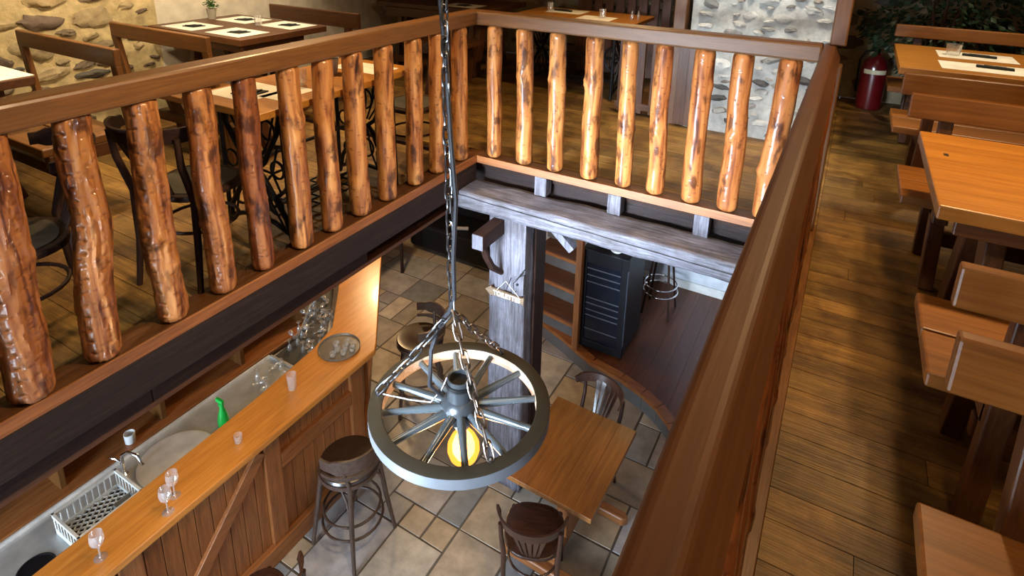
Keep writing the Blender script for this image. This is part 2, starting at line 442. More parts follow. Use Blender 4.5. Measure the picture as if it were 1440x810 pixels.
# lower storey
stonewall('wall_left', (-3.45, -5.4, LF), (0, 1, 0), (1, 0, 0), 8.4, LF, -.36, (.36, .29, .18), palL, 16, .06, .16, seed=21)
mb = MB(); mb.box(-3.5, -.9, 2.92, 3.1, LF, -.36); struct(mb.build('wall_back', wood('lower dark panelling', (.02, .012, .01), (.04, .025, .02), (.06, .04, .03), 'Z', .6)))
mb = MB(); mb.box(-.9, 3.4, 2.92, 3.1, LF, -.36); struct(mb.build('wall_back', PLASTER2))
mb = MB(); mb.box(3.3, 3.45, -5.4, 3.1, LF, -.36); struct(mb.build('wall_right', PLASTER2))
mb = MB()
mb.box(-3.5, -1.6, -5.45, -5.3, LF, -.36).box(.9, 3.4, -5.45, -5.3, LF, -.36).box(-1.6, .9, -5.45, -5.3, LF, -2.35).box(-1.6, .9, -5.45, -5.3, -.55, -.36)
struct(mb.build('wall_front', PLASTER2))
mb = MB()
for x in (-1.57, -.35, .87): mb.box(x - .03, x + .03, -5.44, -5.34, -2.35, -.55)
mb.box(-1.6, .9, -5.44, -5.34, -2.35, -2.29).box(-1.6, .9, -5.44, -5.34, -.61, -.55)
struct(mb.build('window_1', W['midZ']))
mb = MB(); mb.box(-1.54, .84, -5.40, -5.394, -2.29, -.61); struct(mb.build('window_1', GLASS))
# ceiling of the lower storey (under the balconies)
mb = MB(); mb.box(-3.5, -.13, -5.3, .12, -.40, -.375); mb.box(-3.5, 3.4, .2, 3.0, -.40, -.375); mb.box(2.2, 3.4, -5.3, .2, -.40, -.375)
struct(mb.build('ceiling', W['midY']))
# curb strips at the floor edges and skirting
mb = MB(); mb.box(-.165, -.125, -3.6, .155, UF, UF + .03); mb.box(-.165, 2.02, .125, .16, UF, UF + .03); struct(mb.build('trim_1', W['midY'], bevel=.004))
mb = MB(); mb.box(2.098, 2.13, -3.6, .12, -.14, 0.0); struct(mb.build('trim_2', W['railY'], bevel=.003))
mb = MB(); mb.box(-.9, 3.3, 2.895, 2.92, -2.37, -2.27); struct(mb.build('baseboard_back', plain('painted skirting', (.62, .62, .6), .5), bevel=.004))

# ------------------------------------------------------------------ railing
rail = thing('log_railing', 'wooden balcony railing with varnished tree-trunk balusters around the stairwell opening', 'railing')
def rrail(name, box, ax):
    mb = MB(); mb.box(*box); return mb.build(name, W['rail' + ax], rail, bevel=.012)
rrail('top_rail', (-.11, 0, -3.7, .0, .91, 1.0), 'Y')
rrail('top_rail', (-.11, 2.02, .0, .10, .91, 1.0), 'X')
mb = MB(); mb.slab([(2.02, -3.7, .905), (2.098, -3.7, .905), (2.102, -3.7, .93), (2.075, -3.7, .996), (2.062, -3.7, 1.0), (2.03, -3.7, 1.0), (2.02, -3.7, .99)], (0, 1, 0), 3.8)
mb.build('top_rail', W['handrail'], rail, bevel=.006)
mb = MB(); mb.box(-.11, -.010, -3.7, 0, -.05, -.001); mb.build('bottom_rail', W['midY'], rail, bevel=.003)  # darker wood puts the shade of the rail top into the colour
mb = MB(); mb.box(-.11, 2.02, .010, .10, -.05, -.001); mb.build('bottom_rail', W['midX'], rail, bevel=.003)  # same darker wood, again for shade on the top
mb = MB(); mb.box(-.0095, 0, -3.7, -.001, -.051, .001); mb.build('lit_front_strip', W['panelY'], rail, bevel=.002, label='front strip coloured lighter orange-brown, as if lit')  # light on the rail front put into a lighter wood
mb = MB(); mb.box(0, 2.02, 0, .0095, -.051, .001); mb.build('lit_front_strip', W['panelX'], rail, bevel=.002, label='front strip coloured lighter orange-brown, as if lit')  # lighter wood for the lit front, as on the left
mb = MB(); mb.box(2.02, 2.094, -3.7, .10, -.05, -.002); mb.build('bottom_rail', W['railY'], rail, bevel=.004)
mb = MB(); mb.box(2.045, 2.118, .02, .09, 1.0, 2.35); mb.build('corner_post', W['railZ'], rail, bevel=.008)
mb = MB(); mb.box(2.03, 2.118, .02, .09, -.002, .905); mb.build('corner_post', W['railZ'], rail, bevel=.008)

def log(r, x, y, xt, yt, seed, tint=(1, 1, 1), knots=2, rough=1.0, seg=26, n=64, carve=0.0):
    R = random.Random(seed); z0 = 0.0; z1 = .912; mb = MB(); mb.col = tint
    kn = []
    for _ in range(knots):
        kn.append((R.uniform(.12, .85), R.uniform(0, 2 * PI), R.uniform(.006, .014), R.uniform(.012, .022)))
    kn.append((R.uniform(.1, .8), R.uniform(0, 2 * PI), -.006, .05))
    ph = R.uniform(0, 50); rings = []; notch_a = math.radians(-50 + R.uniform(-12, 12))
    vs = []
    for i in range(n + 1):
        t = i / n; z = z0 + (z1 - z0) * t
        cx = x + (xt - x) * t + .006 * noise.noise(V((ph, t * 2.6, 0))) * rough * math.sin(PI * t) * 1.6
        cy = y + (yt - y) * t + .009 * noise.noise(V((0, t * 2.6, ph))) * rough * math.sin(PI * t) * 1.6
        e = 1.0
        if z < .035: e = .60 + .40 * math.sqrt(max(0, 1 - ((.035 - z) / .035) ** 2))
        if z > z1 - .03: e = .72 + .28 * math.sqrt(max(0, 1 - ((z - z1 + .03) / .03) ** 2))
        for k in range(seg):
            a = 2 * PI * k / seg
            q = V((math.cos(a), math.sin(a), z * 2.2 + ph))
            rr = r * (1 + .05 * noise.noise(q * 1.1) + .02 * noise.noise(V((q.x * 3, q.y * 3, z * 5 + ph))) + .018 * rough * noise.noise(V((q.x * 6, q.y * 6, z * 22 + ph))))
            rr *= 1 + .05 * (.5 - t)
            if carve:
                b1 = noise.noise(V((math.cos(a) * 2.1, math.sin(a) * 2.1, z * 5 + ph)))
                rr -= carve * max(0, min(1, b1 * 9)) * .0035
                b2 = noise.noise(V((math.cos(a) * 5, math.sin(a) * 5, z * 9 + ph * 2)))
                rr -= carve * max(0, min(1, b2 * 7)) * .0022
                for nk in range(2):
                    an = notch_a + nk * 1.1; da = (a - an + PI) % (2 * PI) - PI
                    if abs(da) < .26:
                        zz = (z * 21 + nk * .5) % 1.0
                        rr -= carve * .007 * max(0, 1 - (zz * 3.2)) * math.cos(da / .26 * PI / 2) * (1 if nk == 0 else .6)
            for kt, ka, kh, ks in kn:
                da = (a - ka + PI) % (2 * PI) - PI
                d2 = (z - kt * z1) ** 2 + (da * r) ** 2
                rr += kh * math.exp(-d2 / (2 * ks * ks))
                # swollen collar around a knot
                rr += abs(kh) * .15 * math.exp(-((z - kt * z1) ** 2) / (2 * (ks * 1.3) ** 2))
                if kh > 0: rr -= kh * .9 * math.exp(-d2 / (2 * (ks * .35) ** 2))
            vs.append((cx + rr * e * math.cos(a), cy + rr * e * math.sin(a), z))
    fs = []
    for i in range(n):
        for k in range(seg):
            l = (k + 1) % seg; fs.append((i * seg + k, i * seg + l, (i + 1) * seg + l, (i + 1) * seg + k))
    fs.append(tuple(range(seg - 1, -1, -1))); fs.append(tuple(n * seg + k for k in range(seg)))
    mb.add(vs, fs, True)
    return mb.build('baluster', LOG, rail)
left = [(-2.88, .074, -2.84), (-2.640, .068, -2.618), (-2.418, .060, -2.374), (-2.150, .058, -2.152), (-1.927, .054, -1.932), (-1.717, .050, -1.724),
        (-1.492, .054, -1.492), (-1.293, .053, -1.285), (-1.081, .056, -1.085), (-.862, .054, -.849), (-.606, .052, -.594), (-.385, .050, -.368), (-.120, .054, -.126)]
for i, (y, r, yt) in enumerate(left):
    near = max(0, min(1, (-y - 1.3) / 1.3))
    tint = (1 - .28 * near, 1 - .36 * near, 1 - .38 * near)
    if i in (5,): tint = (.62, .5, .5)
    log(r, -.058, y, -.058, yt, 100 + i, tint, 3 if i < 5 else 2, 1.6 if i < 5 else 1.0, 56 if i < 6 else 30, 170 if i < 6 else 80, (1.3, 1.3, 1.3, 1.0, .6, .5)[i] if i < 6 else .35)
back = [(.112, .050, .104), (.348, .055, .323), (.576, .054, .561), (.816, .056, .805), (1.044, .050, 1.027), (1.245, .052, 1.228), (1.460, .056, 1.452), (1.666, .057, 1.652), (1.858, .058, 1.885)]
for i, (x, r, xt) in enumerate(back):
    log(r, x, .052, xt, .052, 200 + i, (1.05, 1.0, .95) if i < 5 else (1.0, .85, .8), 2, 1.1)
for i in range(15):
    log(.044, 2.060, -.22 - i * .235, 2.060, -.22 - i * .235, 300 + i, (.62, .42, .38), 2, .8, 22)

# ------------------------------------------------------------------ beams under the railing
mb = MB(); mb.box(-.12, -.002, -3.7, .0, -.212, -.052); tag(mb.build('floor_beam', W['beamY'], bevel=.006), 'dark brown beam running under the left railing above the bar', 'beam')
mb = MB(); mb.box(-.32, -.125, -2.25, -.98, -.373, -.125); mb.box(-.32,-.125,-3.7,-2.25,-.373,-.30)
tag(mb.build('floor_beam', W['darkY'], bevel=.006), 'dark joist set back beneath the left beam, over the bar', 'beam')
# grey weathered beam, uneven hewn surface
def hewn(mb, x0, x1, y0, y1, z0, z1, amp=.010, nx=60, ny=8, nz=6, seed=0, drop=0.0):
    def P(x, y, z):
        q = V((x * 3 + seed, y * 9, z * 9)); d = noise.noise(q) * amp + noise.noise(q * 3.1) * amp * .5
        g = noise.noise(V((x * 2.0 + seed, y * 40, z * 40))) * amp * .35
        return (x, y + (d + g) * (-1 if y < (y0 + y1) / 2 else 1), z + (d - g) * (1 if z > (z0 + z1) / 2 else -1) + drop * (x - x0) / (x1 - x0))
    ring = [(y0 + (y1 - y0) * i / ny, z1) for i in range(ny)] + [(y1, z1 + (z0 - z1) * i / nz) for i in range(nz)] + [(y1 + (y0 - y1) * i / ny, z0) for i in range(ny)] + [(y0, z0 + (z1 - z0) * i / nz) for i in range(nz)]
    m = len(ring); vs = []
    for i in range(nx + 1):
        x = x0 + (x1 - x0) * i / nx
        for y, z in ring: vs.append(P(x, y, z))
    fs = []
    for i in range(nx):
        for k in range(m):
            l = (k + 1) % m; fs.append((i * m + k, (i + 1) * m + k, (i + 1) * m + l, i * m + l))
    fs.append(tuple(range(m))); fs.append(tuple(nx * m + k for k in range(m - 1, -1, -1)))
    mb.add(vs, fs, False)
bm_ = thing('weathered_beam', 'grey weathered hewn timber beam spanning beneath the back railing', 'beam')
mb = MB(); hewn(mb, -.03, 2.3, -.22, .02, -.295, -.183, .008); mb.build('beam', W['greyX'], bm_, smooth_all=True)
mb = MB()
pts = [V((-.02 + 2.2 * i / 40, -.2265, -.205 - .045 * i / 40 + .006 * noise.noise(V((i * .3, 0, 0))))) for i in range(41)]
mb.tube(pts, [.0018 + .0014 * abs(noise.noise(V((i * .5, 3, 0)))) for i in range(41)], 5)
mb.build('crack', plain('crack shadow gap', (.01, .008, .008), .9), bm_)
for x in (.498, 1.012, 1.545):
    mb = MB(); mb.box(x - .043, x + .043, .0, .085, -.185, -.052); mb.build('spacer_block', W['greyZ'], bm_, bevel=.004)
mb = MB(); mb.box(-.1, 2.3, .13, .20, -.37, -.13); tag(mb.build('floor_joist', W['beamX'], bevel=.004), 'dark joist behind the grey spacer blocks', 'beam')

# the standing post
post = thing('timber_post', 'grey weathered timber post carrying the beam, with a toilet sign hung on it', 'post', (0, 0, LF))
mb = MB(); hewn(mb, 0, 2.25, -.06, .06, -.138, .138, .006, 50, 6, 6, 5)
mb.xf(Matrix.Translation((.360, -.12, 0)) @ Matrix.Rotation(-PI / 2, 4, 'Y'))
mb.build('shaft', W['greyZ'], post, smooth_all=True)
mb = MB()
mb.slab([(.275, -.183, 1.68), (.36, -.183, 1.70), (.40, -.183, 1.82), (.505, -.183, 1.90), (.505, -.183, 2.245), (.275, -.183, 2.245)], (0, -1, 0), .014)
mb.slab([(.415, -.183, 1.66), (.50, -.183, 1.72), (.50, -.183, 1.87), (.415, -.183, 1.80)], (0, -1, 0), .018)
mb.build('scarf_joint', W['greyZ'], post)
mb = MB(); mb.lathe([(.009, -.004), (.009, .006), (0, .009)], (0, 0, 0), 12); mb.xf(Matrix.Translation((.455, -.203, 1.79)) @ Matrix.Rotation(PI / 2, 4, 'X')); mb.build('bolt', BLACK, post)
mb = MB(); mb.box(.262, .345, -.46, -.19, 2.13, 2.235); mb.build('beam_stub', W['darkY'], post, bevel=.006)  # dark wood puts the shade on top and sides into the colour
mb = MB(); mb.box(.264, .343, -.466, -.458, 2.132, 2.233); mb.build('stub_lit_face', W['greyZ'], post, bevel=.003, label='end face coloured pale grey, as if lit')  # pale slab standing in for light on the front end
mb = MB(); mb.tube([(.30, -.40, 2.14), (.31, -.36, 2.03), (.315, -.30, 1.93), (.33, -.20, 1.84)], [.022, .025, .025, .018], 6); mb.build('brace', W['darkZ'], post)  # dark wood for the strut's shaded side
JG = plain('joint gap', (.012, .009, .008), .9)
mb = MB(); mb.tube([(.505, -.196, 1.915), (.455, -.198, 1.83), (.425, -.198, 1.79), (.43, -.198, 1.72), (.505, -.194, 1.79)], .005, 5); mb.tube([(.225, -.186, 1.665), (.29, -.192, 1.69), (.285, -.192, 1.80), (.285, -.192, 2.05)], .005, 5); mb.build('joint_gap', JG, post)
# brace on the right of the post under the beam
mb = MB(); mb.bar((.645, -.1, LF*0 + 2.24), (.80, -.1, 2.105), .06, .05); mb.build('brace', W['greyZ'], post, bevel=.004)

mb = MB(); mb.box(.31, .512, -.055, .10, 0, 2.25); mb.build('rear_shaft', W['darkZ'], post, bevel=.006, label='dark brown timber behind the grey face')
# TOILETTES sign
sg = thing('toilet_sign', 'small wooden arrow sign with white letters hanging from a cord on the grey post', 'sign', (.365, -.222, -.865))
mb = MB()
mb.slab([(-.150, 0, .006), (-.100, 0, .045), (-.100, 0, .030), (.135, 0, .022), (.150, 0, .036), (.150, 0, -.030), (.135, 0, -.020), (-.100, 0, -.026), (-.100, 0, -.040)], (0, 1, 0), .012)
mb.build('board', wood('sign board', (.13, .085, .05), (.19, .125, .075), (.24, .165, .10), 'X', .6), sg)
cu = bpy.data.curves.new('lettering', 'FONT'); cu.body = 'TOILETTES'; cu.size = .047; cu.extrude = .003; cu.align_x = 'CENTER'; cu.align_y = 'CENTER'; cu.offset = .0006
to = bpy.data.objects.new('lettering_src', cu); COL.objects.link(to)
me = bpy.data.meshes.new_from_object(to); bpy.data.objects.remove(to)
me.name = 'lettering'; me.materials.clear(); me.materials.append(plain('white letters', (.85, .83, .78), .6))
lo = bpy.data.objects.new('lettering', me); COL.objects.link(lo); lo.parent = sg
lo.location = (.022, -.004, .001); lo.rotation_euler = (PI / 2, 0, 0); lo.scale = (.92, 1.05, 1)
mb = MB(); mb.tube([(-.055, -.002, .03), (.012, .0, .115), (.115, -.002, .026)], .0022, 6); mb.build('cord', plain('cord', (.6, .57, .5), .8), sg)

# ------------------------------------------------------------------ wagon wheel lamp
WX, WY, WZ = 1.3232, -2.1438, .2324
lamp = thing('wagon_wheel_chandelier', 'wagon wheel lamp with twelve spokes and a glowing bulb hanging on chains', 'hanging lamp', (WX, WY, WZ))
Rr = .257
mb = MB(); mb.lathe([(Rr, -.035), (Rr, -.002), (Rr - .003, 0), (.220, 0), (.218, -.002), (.218, -.035)], seg=96, closed=True)
mb.f_start = 0
for i in range(len(mb.f)):
    band = i // 96
    if band == 4: mb.mi[i] = 1
    if band == 0: mb.mi[i] = 2
mb.build('rim', [WHEEL, WHEELIN, plain('iron tyre', (.15, .16, .18), .45, .6)], lamp)
mb = MB(); mb.lathe([(.034, -.055), (.052, -.045), (.054, -.005), (.042, .012), (.036, .016), (.035, .080), (.033, .082), (.029, .080), (.028, -.04), (0, -.04)], seg=36)
mb.build('hub', plain('blued hub iron', (.035, .04, .045), .32, .4), lamp)
mb = MB(); mb.lathe([(.0385, .055), (.0385, .068)], seg=36); mb.build('hub_band', BLACK, lamp)
for k in range(12):
    a = math.radians(8 + 30 * k); d = V((math.cos(a), math.sin(a), 0))
    mb = MB(); mb.tube([d * .045 + V((0, 0, -.018)), d * .09 + V((0, 0, -.017)), d * .16 + V((0, 0, -.017)), d * .222 + V((0, 0, -.018))], [.0135, .0125, .0095, .0095], 10)
    mb.build('spoke', plain('spoke paint', (.07, .085, .095), .26, .35) if k == 0 else bpy.data.materials['spoke paint'], lamp)
def chain(name, pts, parent, mat, pitch=.037, r=.0031, lw=.0098, twist=0.0):
    mb = MB(); segs = []
    tot = sum((V(b) - V(a)).length for a, b in zip(pts, pts[1:])); n = max(2, int(tot / pitch)); 
    def at(s):
        for a, b in zip(pts, pts[1:]):
            l = (V(b) - V(a)).length
            if s <= l + 1e-9: return V(a).lerp(V(b), s / l)
            s -= l
        return V(pts[-1])
    for i in range(n):
        c = at(tot * (i + .5) / n); t = (at(tot * (i + 1) / n) - at(tot * i / n)).normalized()
        u = t.cross(V((.3, 1, .2))).normalized(); w = t.cross(u)
        an = (PI / 2 if i % 2 else 0) + twist + .2 * math.sin(i * 1.3)
        s_ = u * math.cos(an) + w * math.sin(an)
        h = pitch * .68; loop = []
        for k in range(14):
            q = 2 * PI * k / 14
            loop.append(c + s_ * (lw * math.cos(q)) + t * ((h - lw) * (1 if math.sin(q) > 0 else -1) * (1 if abs(math.sin(q)) > .2 else abs(math.sin(q)) * 5) + lw * math.sin(q)))
        mb.tube(loop, r, 6, closed=True)
    return mb.build(name, mat, parent)
apex = V((1.300 - WX, 0, .290))
chain('chain', [tuple(apex), (-.035, 0, .85), (-.045, 0, 2.12)], lamp, CHAIN)
for (ex, ey) in ((-.216, -.100), (.182, -.128), (.0, .235)):
    chain('chain', [tuple(apex), (ex * .5 + apex.x * .5, ey * .5, .140), (ex, ey, .008)], lamp, CHAIN if ex < 0 else plain('aged chain %d' % int(ey * 100), (.16, .13, .11), .4, 1.0), twist=.4)
    mb = MB(); mb.lathe([(.006, -.01), (.007, .0), (.007, .008), (.003, .012), (0, .012)], (ex, ey, 0), 10); mb.build('eye_bolt', CHAIN, lamp)
mb = MB(); mb.tube([(-.04, .012, 2.12), (-.056, .01, 1.6), (-.052, -.006, 1.2), (-.040, .006, 1.0), (-.018, -.008, .8), (-.014, .008, .62), (-.014, -.006, .45), (-.016, 0, .33), (-.03, -.004, .285), (-.06, -.008, .24), (-.075, -.03, .16), (-.06, -.06, .07), (-.04, -.03, .02)], .0062, 8)
mb.build('cord', CORDM, lamp)
mb = MB(); mb.tube([(-.20, -.095, .004), (-.12, -.075, .006), (-.06, -.055, .010), (-.042, -.03, .04), (-.036, -.01, .07)], .003, 6); mb.build('cord', CORDM, lamp)
mb = MB(); mb.lathe([(.02, -.055), (.022, -.062), (.022, -.085), (.018, -.088), (0, -.088)], (.006, 0, 0), 20); mb.build('lamp_holder', STEEL, lamp)
bprof = [(.014, -.086), (.015, -.096), (.022, -.108), (.036, -.128), (.046, -.152), (.047, -.172), (.040, -.195), (.024, -.212), (0, -.219)]
mb = MB(); mb.lathe(bprof, (.012, 0, .004), 28); bo = mb.build('bulb', BULB, lamp)
mb = MB(); mb.lathe([(0, -.098), (.012, -.105), (.026, -.130), (.033, -.155), (.032, -.175), (.022, -.195), (0, -.203)], (.012, 0, .004), 24); mb.build('filament', FIL, bo)
lt = bpy.data.lights.new('bulb light', 'POINT'); lt.energy = 3; lt.color = (1, .62, .3); lt.shadow_soft_size = .05
l = bpy.data.objects.new('bulb_light', lt); COL.objects.link(l); l.location = (WX + .012, WY, WZ - .30)
mb = MB(); mb.lathe([(0, 0), (.05, 0), (.05, -.02), (.02, -.04), (0, -.04)], (-.045, 0, 2.115), 20); mb.build('ceiling_rose', BLACK, lamp)

# ------------------------------------------------------------------ bar
BZ = -1.43
outer = [(-.52, -3.6), (-.51, -.56), (-.55, -.50), (-1.335, .45), (-1.50, .47), (-1.86, .45), (-1.30, -.13), (-.965, -.53), (-.905, -.77), (-.85, -1.35), (-.82, -2.3), (-.795, -3.6)]
bar = thing('bar_counter', 'long honey-brown wooden bar counter with plank panelling and angled end', 'bar counter', (0, 0, 0))
mb = MB(); mb.prism(outer, BZ - .045, BZ); mb.build('counter_top', W['barY'], bar, bevel=.008)
def panelrun(A, B, nm):
    A = V((A[0], A[1], 0)); B = V((B[0], B[1], 0)); d = (B - A); Ln = d.length; d.normalize(); n = V((d.y, -d.x, 0))
    up = V((0, 0, 1)); mb = MB(); z0 = LF + .10; z1 = BZ - .045; s = 0
    while s < Ln - .01:
        w = min(.095, Ln - s); a = A + d * (s + .002); b = A + d * (s + w - .002)
        q = .004 * rnd.random()
        mb.slab([a + up * z0, b + up * z0, b + up * z1, a + up * z1], n, -.03 - q); s += .095
    mb.build('plank_panel', W['panelZ'], bar, bevel=.002)
    return A, d, n, Ln
A, d, n, Ln = panelrun((-.67, -3.6), (-.67, -.60), 'front')
def rect(y0, y1, z0, z1, x=-.67, t=.028, nm='frame_board', ax='Z'):
    mb = MB(); mb.box(x, x + t, y0, y1, z0, z1); return mb.build(nm, W['panel' + ax], bar, bevel=.005)
rect(-3.6, -.60, BZ - .17, BZ - .045, ax='Y'); rect(-3.6, -.57, LF, LF + .14, t=.05, nm='plinth', ax='Y')
for y in (-.63, -1.38, -2.25, -3.15): rect(y - .06, y + .06, LF + .14, BZ - .17)
rect(-1.32, -.69, -1.88, -1.76, ax='Y')
for ya, yb in ((-1.46, -2.17), (-2.33, -3.05)):
    mb = MB(); mb.bar((-.655, ya, BZ - .2), (-.655, yb, LF + .18), .085, .03, up=(1, 0, 0)); mb.build('brace', W['panelY'], bar, bevel=.004)
Aa = V((-.67, -.60, 0)); Bb = V((-1.62, .56, 0)); Ad, dd, nn, Ld = panelrun((-.67, -.60), (-1.50, .40), 'end')
up = V((0, 0, 1))
mb = MB()
for (s0, s1, z0, z1) in ((0, Ld, LF, LF + .14), (0, Ld, BZ - .17, BZ - .045), (0, .09, LF, BZ - .1), (Ld - .09, Ld, LF, BZ - .1), (Ld * .48, Ld * .55, LF, BZ - .1)):
    a = Ad + dd * s0; b = Ad + dd * s1
    mb.slab([a + up * z0, b + up * z0, b + up * z1, a + up * z1], nn, .028)
mb.build('frame_board', W['panelZ'], bar, bevel=.004)

# under-counter steel
SZ = -1.635
st = thing('steel_sink_counter', 'stainless steel sink counter behind the wooden bar', 'sink')
def platehole(mb, x0, x1, y0, y1, cx, cy, r, z, seg=32):
    ring = []; sq = []
    for k in range(seg):
        a = 2 * PI * k / seg; c, s = math.cos(a), math.sin(a); ring.append((cx + r * c, cy + r * s, z))
        tx = ((x1 - cx) / c if c > 1e-6 else (x0 - cx) / c if c < -1e-6 else 1e9)
        ty = ((y1 - cy) / s if s > 1e-6 else (y0 - cy) / s if s < -1e-6 else 1e9)
        t = min(tx, ty); sq.append((cx + t * c, cy + t * s, z))
    vs = ring + sq; fs = []
    for k in range(seg):
        l = (k + 1) % seg; fs.append((k, k + seg, l + seg, l))
    cor = [(x1, y1, z), (x0, y1, z), (x0, y0, z), (x1, y0, z)]
    for c in cor:
        i = len(vs); vs.append(c)
        a = math.atan2(c[1] - cy, c[0] - cx) % (2 * PI); k = int(a / (2 * PI / seg)); fs.append((k + seg, i, (k + 1) % seg + seg))
    mb.add(vs, fs)
mb = MB()
mb.box(-1.31, -.84, -3.6, -2.66, SZ - .003, SZ)
platehole(mb, -1.31, -.84, -2.66, -2.36, -1.03, -2.50, .075, SZ)
mb.box(-1.31, -.84, -2.36, -2.02, SZ - .003, SZ)
platehole(mb, -1.31, -.84, -2.02, -1.50, -1.045, -1.745, .20, SZ)
mb.box(-1.31, -.84, -1.50, -.82, SZ - .003, SZ)
mb.prism([(-1.31, -.82), (-.90, -.82), (-.98, -.58), (-1.33, -.15), (-1.66, .22), (-1.72, .0), (-1.30, -.60)], SZ - .003, SZ)
mb.build('worktop', STEEL, st)
mb = MB(); mb.box(-1.325, -1.31, -3.6, -.84, SZ - .03, SZ + .022); mb.build('splash_edge', plain('steel edge', (.75, .75, .74), .4, .4), st, bevel=.003)
mb = MB(); mb.box(-1.31, -.95, -.845, -.825, SZ, SZ + .02); mb.build('splash_edge', STEEL, st, bevel=.003)
mb = MB(); mb.lathe([(.212, .004), (.20, .006), (.195, -.01), (.185, -.10), (.15, -.14), (.03, -.15), (0, -.15)], (-1.045, -1.745, SZ), 40); mb.build('basin', STEEL2, st)
mb = MB(); mb.lathe([(.213, .003), (.218, .008), (.212, .010), (.200, .008)], (-1.045, -1.745, SZ), 40); mb.build('basin_rim', bpy.data.materials['steel edge'], st)
mb = MB(); mb.box(-1.155, -.895, -2.345, -2.04, SZ + .0005, SZ + .002); mb.build('dark_opening', BLACKPL, st)  # black sheet standing in for the dark of an opening under the crate
mb = MB(); mb.lathe([(.085, .004), (.076, .006), (.07, -.02), (.06, -.12), (0, -.125)], (-1.03, -2.50, SZ), 28); mb.build('basin', BLACKPL, st)
mb = MB(); mb.box(-1.265, -.86, -3.6, -.9, LF, SZ - .16); mb.build('cabinet', BLACKPL, st)
# tap with hoop
tap = thing('water_tap', 'curved chrome tap beside the round sink basin', 'tap', (-1.20, -1.97, SZ))
mb = MB(); mb.lathe([(.022, 0), (.022, .02), (.012, .03), (.012, .10), (0, .105)], seg=16); mb.build('base', CHROME, tap)
mb = MB(); mb.tube([(0, 0, .09), (.01, .0, .16), (.06, .01, .20), (.12, .03, .19), (.15, .04, .13)], .009, 10); mb.build('spout', CHROME, tap)
mb = MB(); mb.tube([(0, 0, .10), (-.03, -.02, .13), (-.06, -.03, .13)], .006, 8); mb.build('lever', CHROME, tap)
# crate
CRATE = plain('light grey crate plastic', (.55, .56, .54), .5)
cr = thing('glass_crate', 'grey plastic dishwasher crate with lattice base on the steel counter', 'crate', (-1.025, -2.19, SZ + .001))
mb = MB()
def frame(z0, z1, hx=.133, hy=.163, t=.010):
    mb.box(-hx, hx, -hy, -hy + t, z0, z1); mb.box(-hx, hx, hy - t, hy, z0, z1); mb.box(-hx, -hx + t, -hy, hy, z0, z1); mb.box(hx - t, hx, -hy, hy, z0, z1)
frame(0, .035); frame(.115, .13, .137, .167, .016)
for i in range(11):
    y = -.158 + .0316 * i
    for sx in (-.128, .128): mb.box(sx - .003, sx + .003, y - .004, y + .004, .03, .12)
for i in range(9):
    x = -.128 + .032 * i
    for sy in (-.158, .158): mb.box(x - .004, x + .004, sy - .003, sy + .003, .03, .12)
mb.build('side_frame', CRATE, cr, bevel=.002)
mb = MB()
for i in range(-8, 9):
    for sg_ in (1, -1):
        p = []
        c = i * .036
        # clip diagonal line x = sg*(y) + c to the rectangle
        ys = [y for y in [-.155 + .31 * k / 60 for k in range(61)] if abs(sg_ * y * .8 + c) < .126]
        if len(ys) > 2: mb.bar((sg_ * ys[0] * .8 + c, ys[0], .012), (sg_ * ys[-1] * .8 + c, ys[-1], .012), .0035, .012)
mb.build('lattice_base', CRATE, cr)
mb = MB(); 
for (a, b_) in (((-.03, 0), (.03, 0)),): pass
mb.box(.045, .12, .045, .05, .0, .07).box(.045, .12, .135, .14, .0, .07).box(.045, .05, .045, .14, .0, .07).box(.115, .12, .045, .14, .0, .07).box(.045,.12,.045,.14,.012,.016)
tag(mb.build('cutlery_basket', plain('dark grey plastic', (.16, .17, .17), .5)), 'small grey plastic cutlery basket inside the crate', 'basket', loc=(-1.025, -2.19, SZ + .02))
# spray bottle
sp = thing('spray_bottle', 'bright green plastic spray bottle on the steel counter', 'bottle', (-1.035, -1.43, SZ))
mb = MB(); mb.lathe([(.032, 0), (.036, .01), (.036, .05), (.026, .10), (.014, .14), (.013, .16)], seg=20); mb.build('bottle_body', GREEN, sp)
mb = MB(); mb.lathe([(.016, .155), (.016, .178), (0, .18)], seg=16); mb.build('collar', GREEN, sp)
mb = MB(); mb.box(-.045, .018, -.010, .010, .175, .20); mb.bar((-.02, 0, .175), (-.035, 0, .14), .008, .008); mb.build('trigger', GREEN, sp, bevel=.003)

# glassware
def glass_goblet(name='wine_glass'):
    mb = MB(); mb.lathe([(.030, 0), (.006, .004), (.004, .012), (.004, .065), (.010, .072), (.028, .095), (.032, .12), (.028, .155)], seg=18, open_=True)
    return mb
def glass_tumbler(r=.03, h=.09):
    mb = MB(); mb.lathe([(0, .004), (r * .82, .004), (r * .85, .012), (r, h)], seg=18, open_=True); return mb
tm = glass_tumbler(.031, .12).build('tall_glass', GLASS); tag(tm, 'empty tall clear glass standing on the bar top beside the round tray', 'glass', loc=(-.714, -1.13, BZ))
sm1 = glass_tumbler(.024, .055).build('shot_glass', GLASS); tag(sm1, 'small clear glass alone on the middle of the bar top', 'glass', loc=(-.645, -1.59, BZ))
g1 = glass_goblet().build('stem_glass', GLASS); tag(g1, 'clear stemmed glass at the back of the pair on the bar', 'glass', 'stemmed glasses on the bar', loc=(-.635, -1.99, BZ))
g2 = g1.copy(); COL.objects.link(g2); tag(g2, 'clear stemmed glass at the front of the pair on the bar', 'glass', 'stemmed glasses on the bar', loc=(-.575, -2.065, BZ))
g3 = g1.copy(); COL.objects.link(g3); tag(g3, 'lone stemmed glass on the bar nearest the bottom left corner', 'glass', 'stemmed glasses on the bar', loc=(-.625, -2.37, BZ))
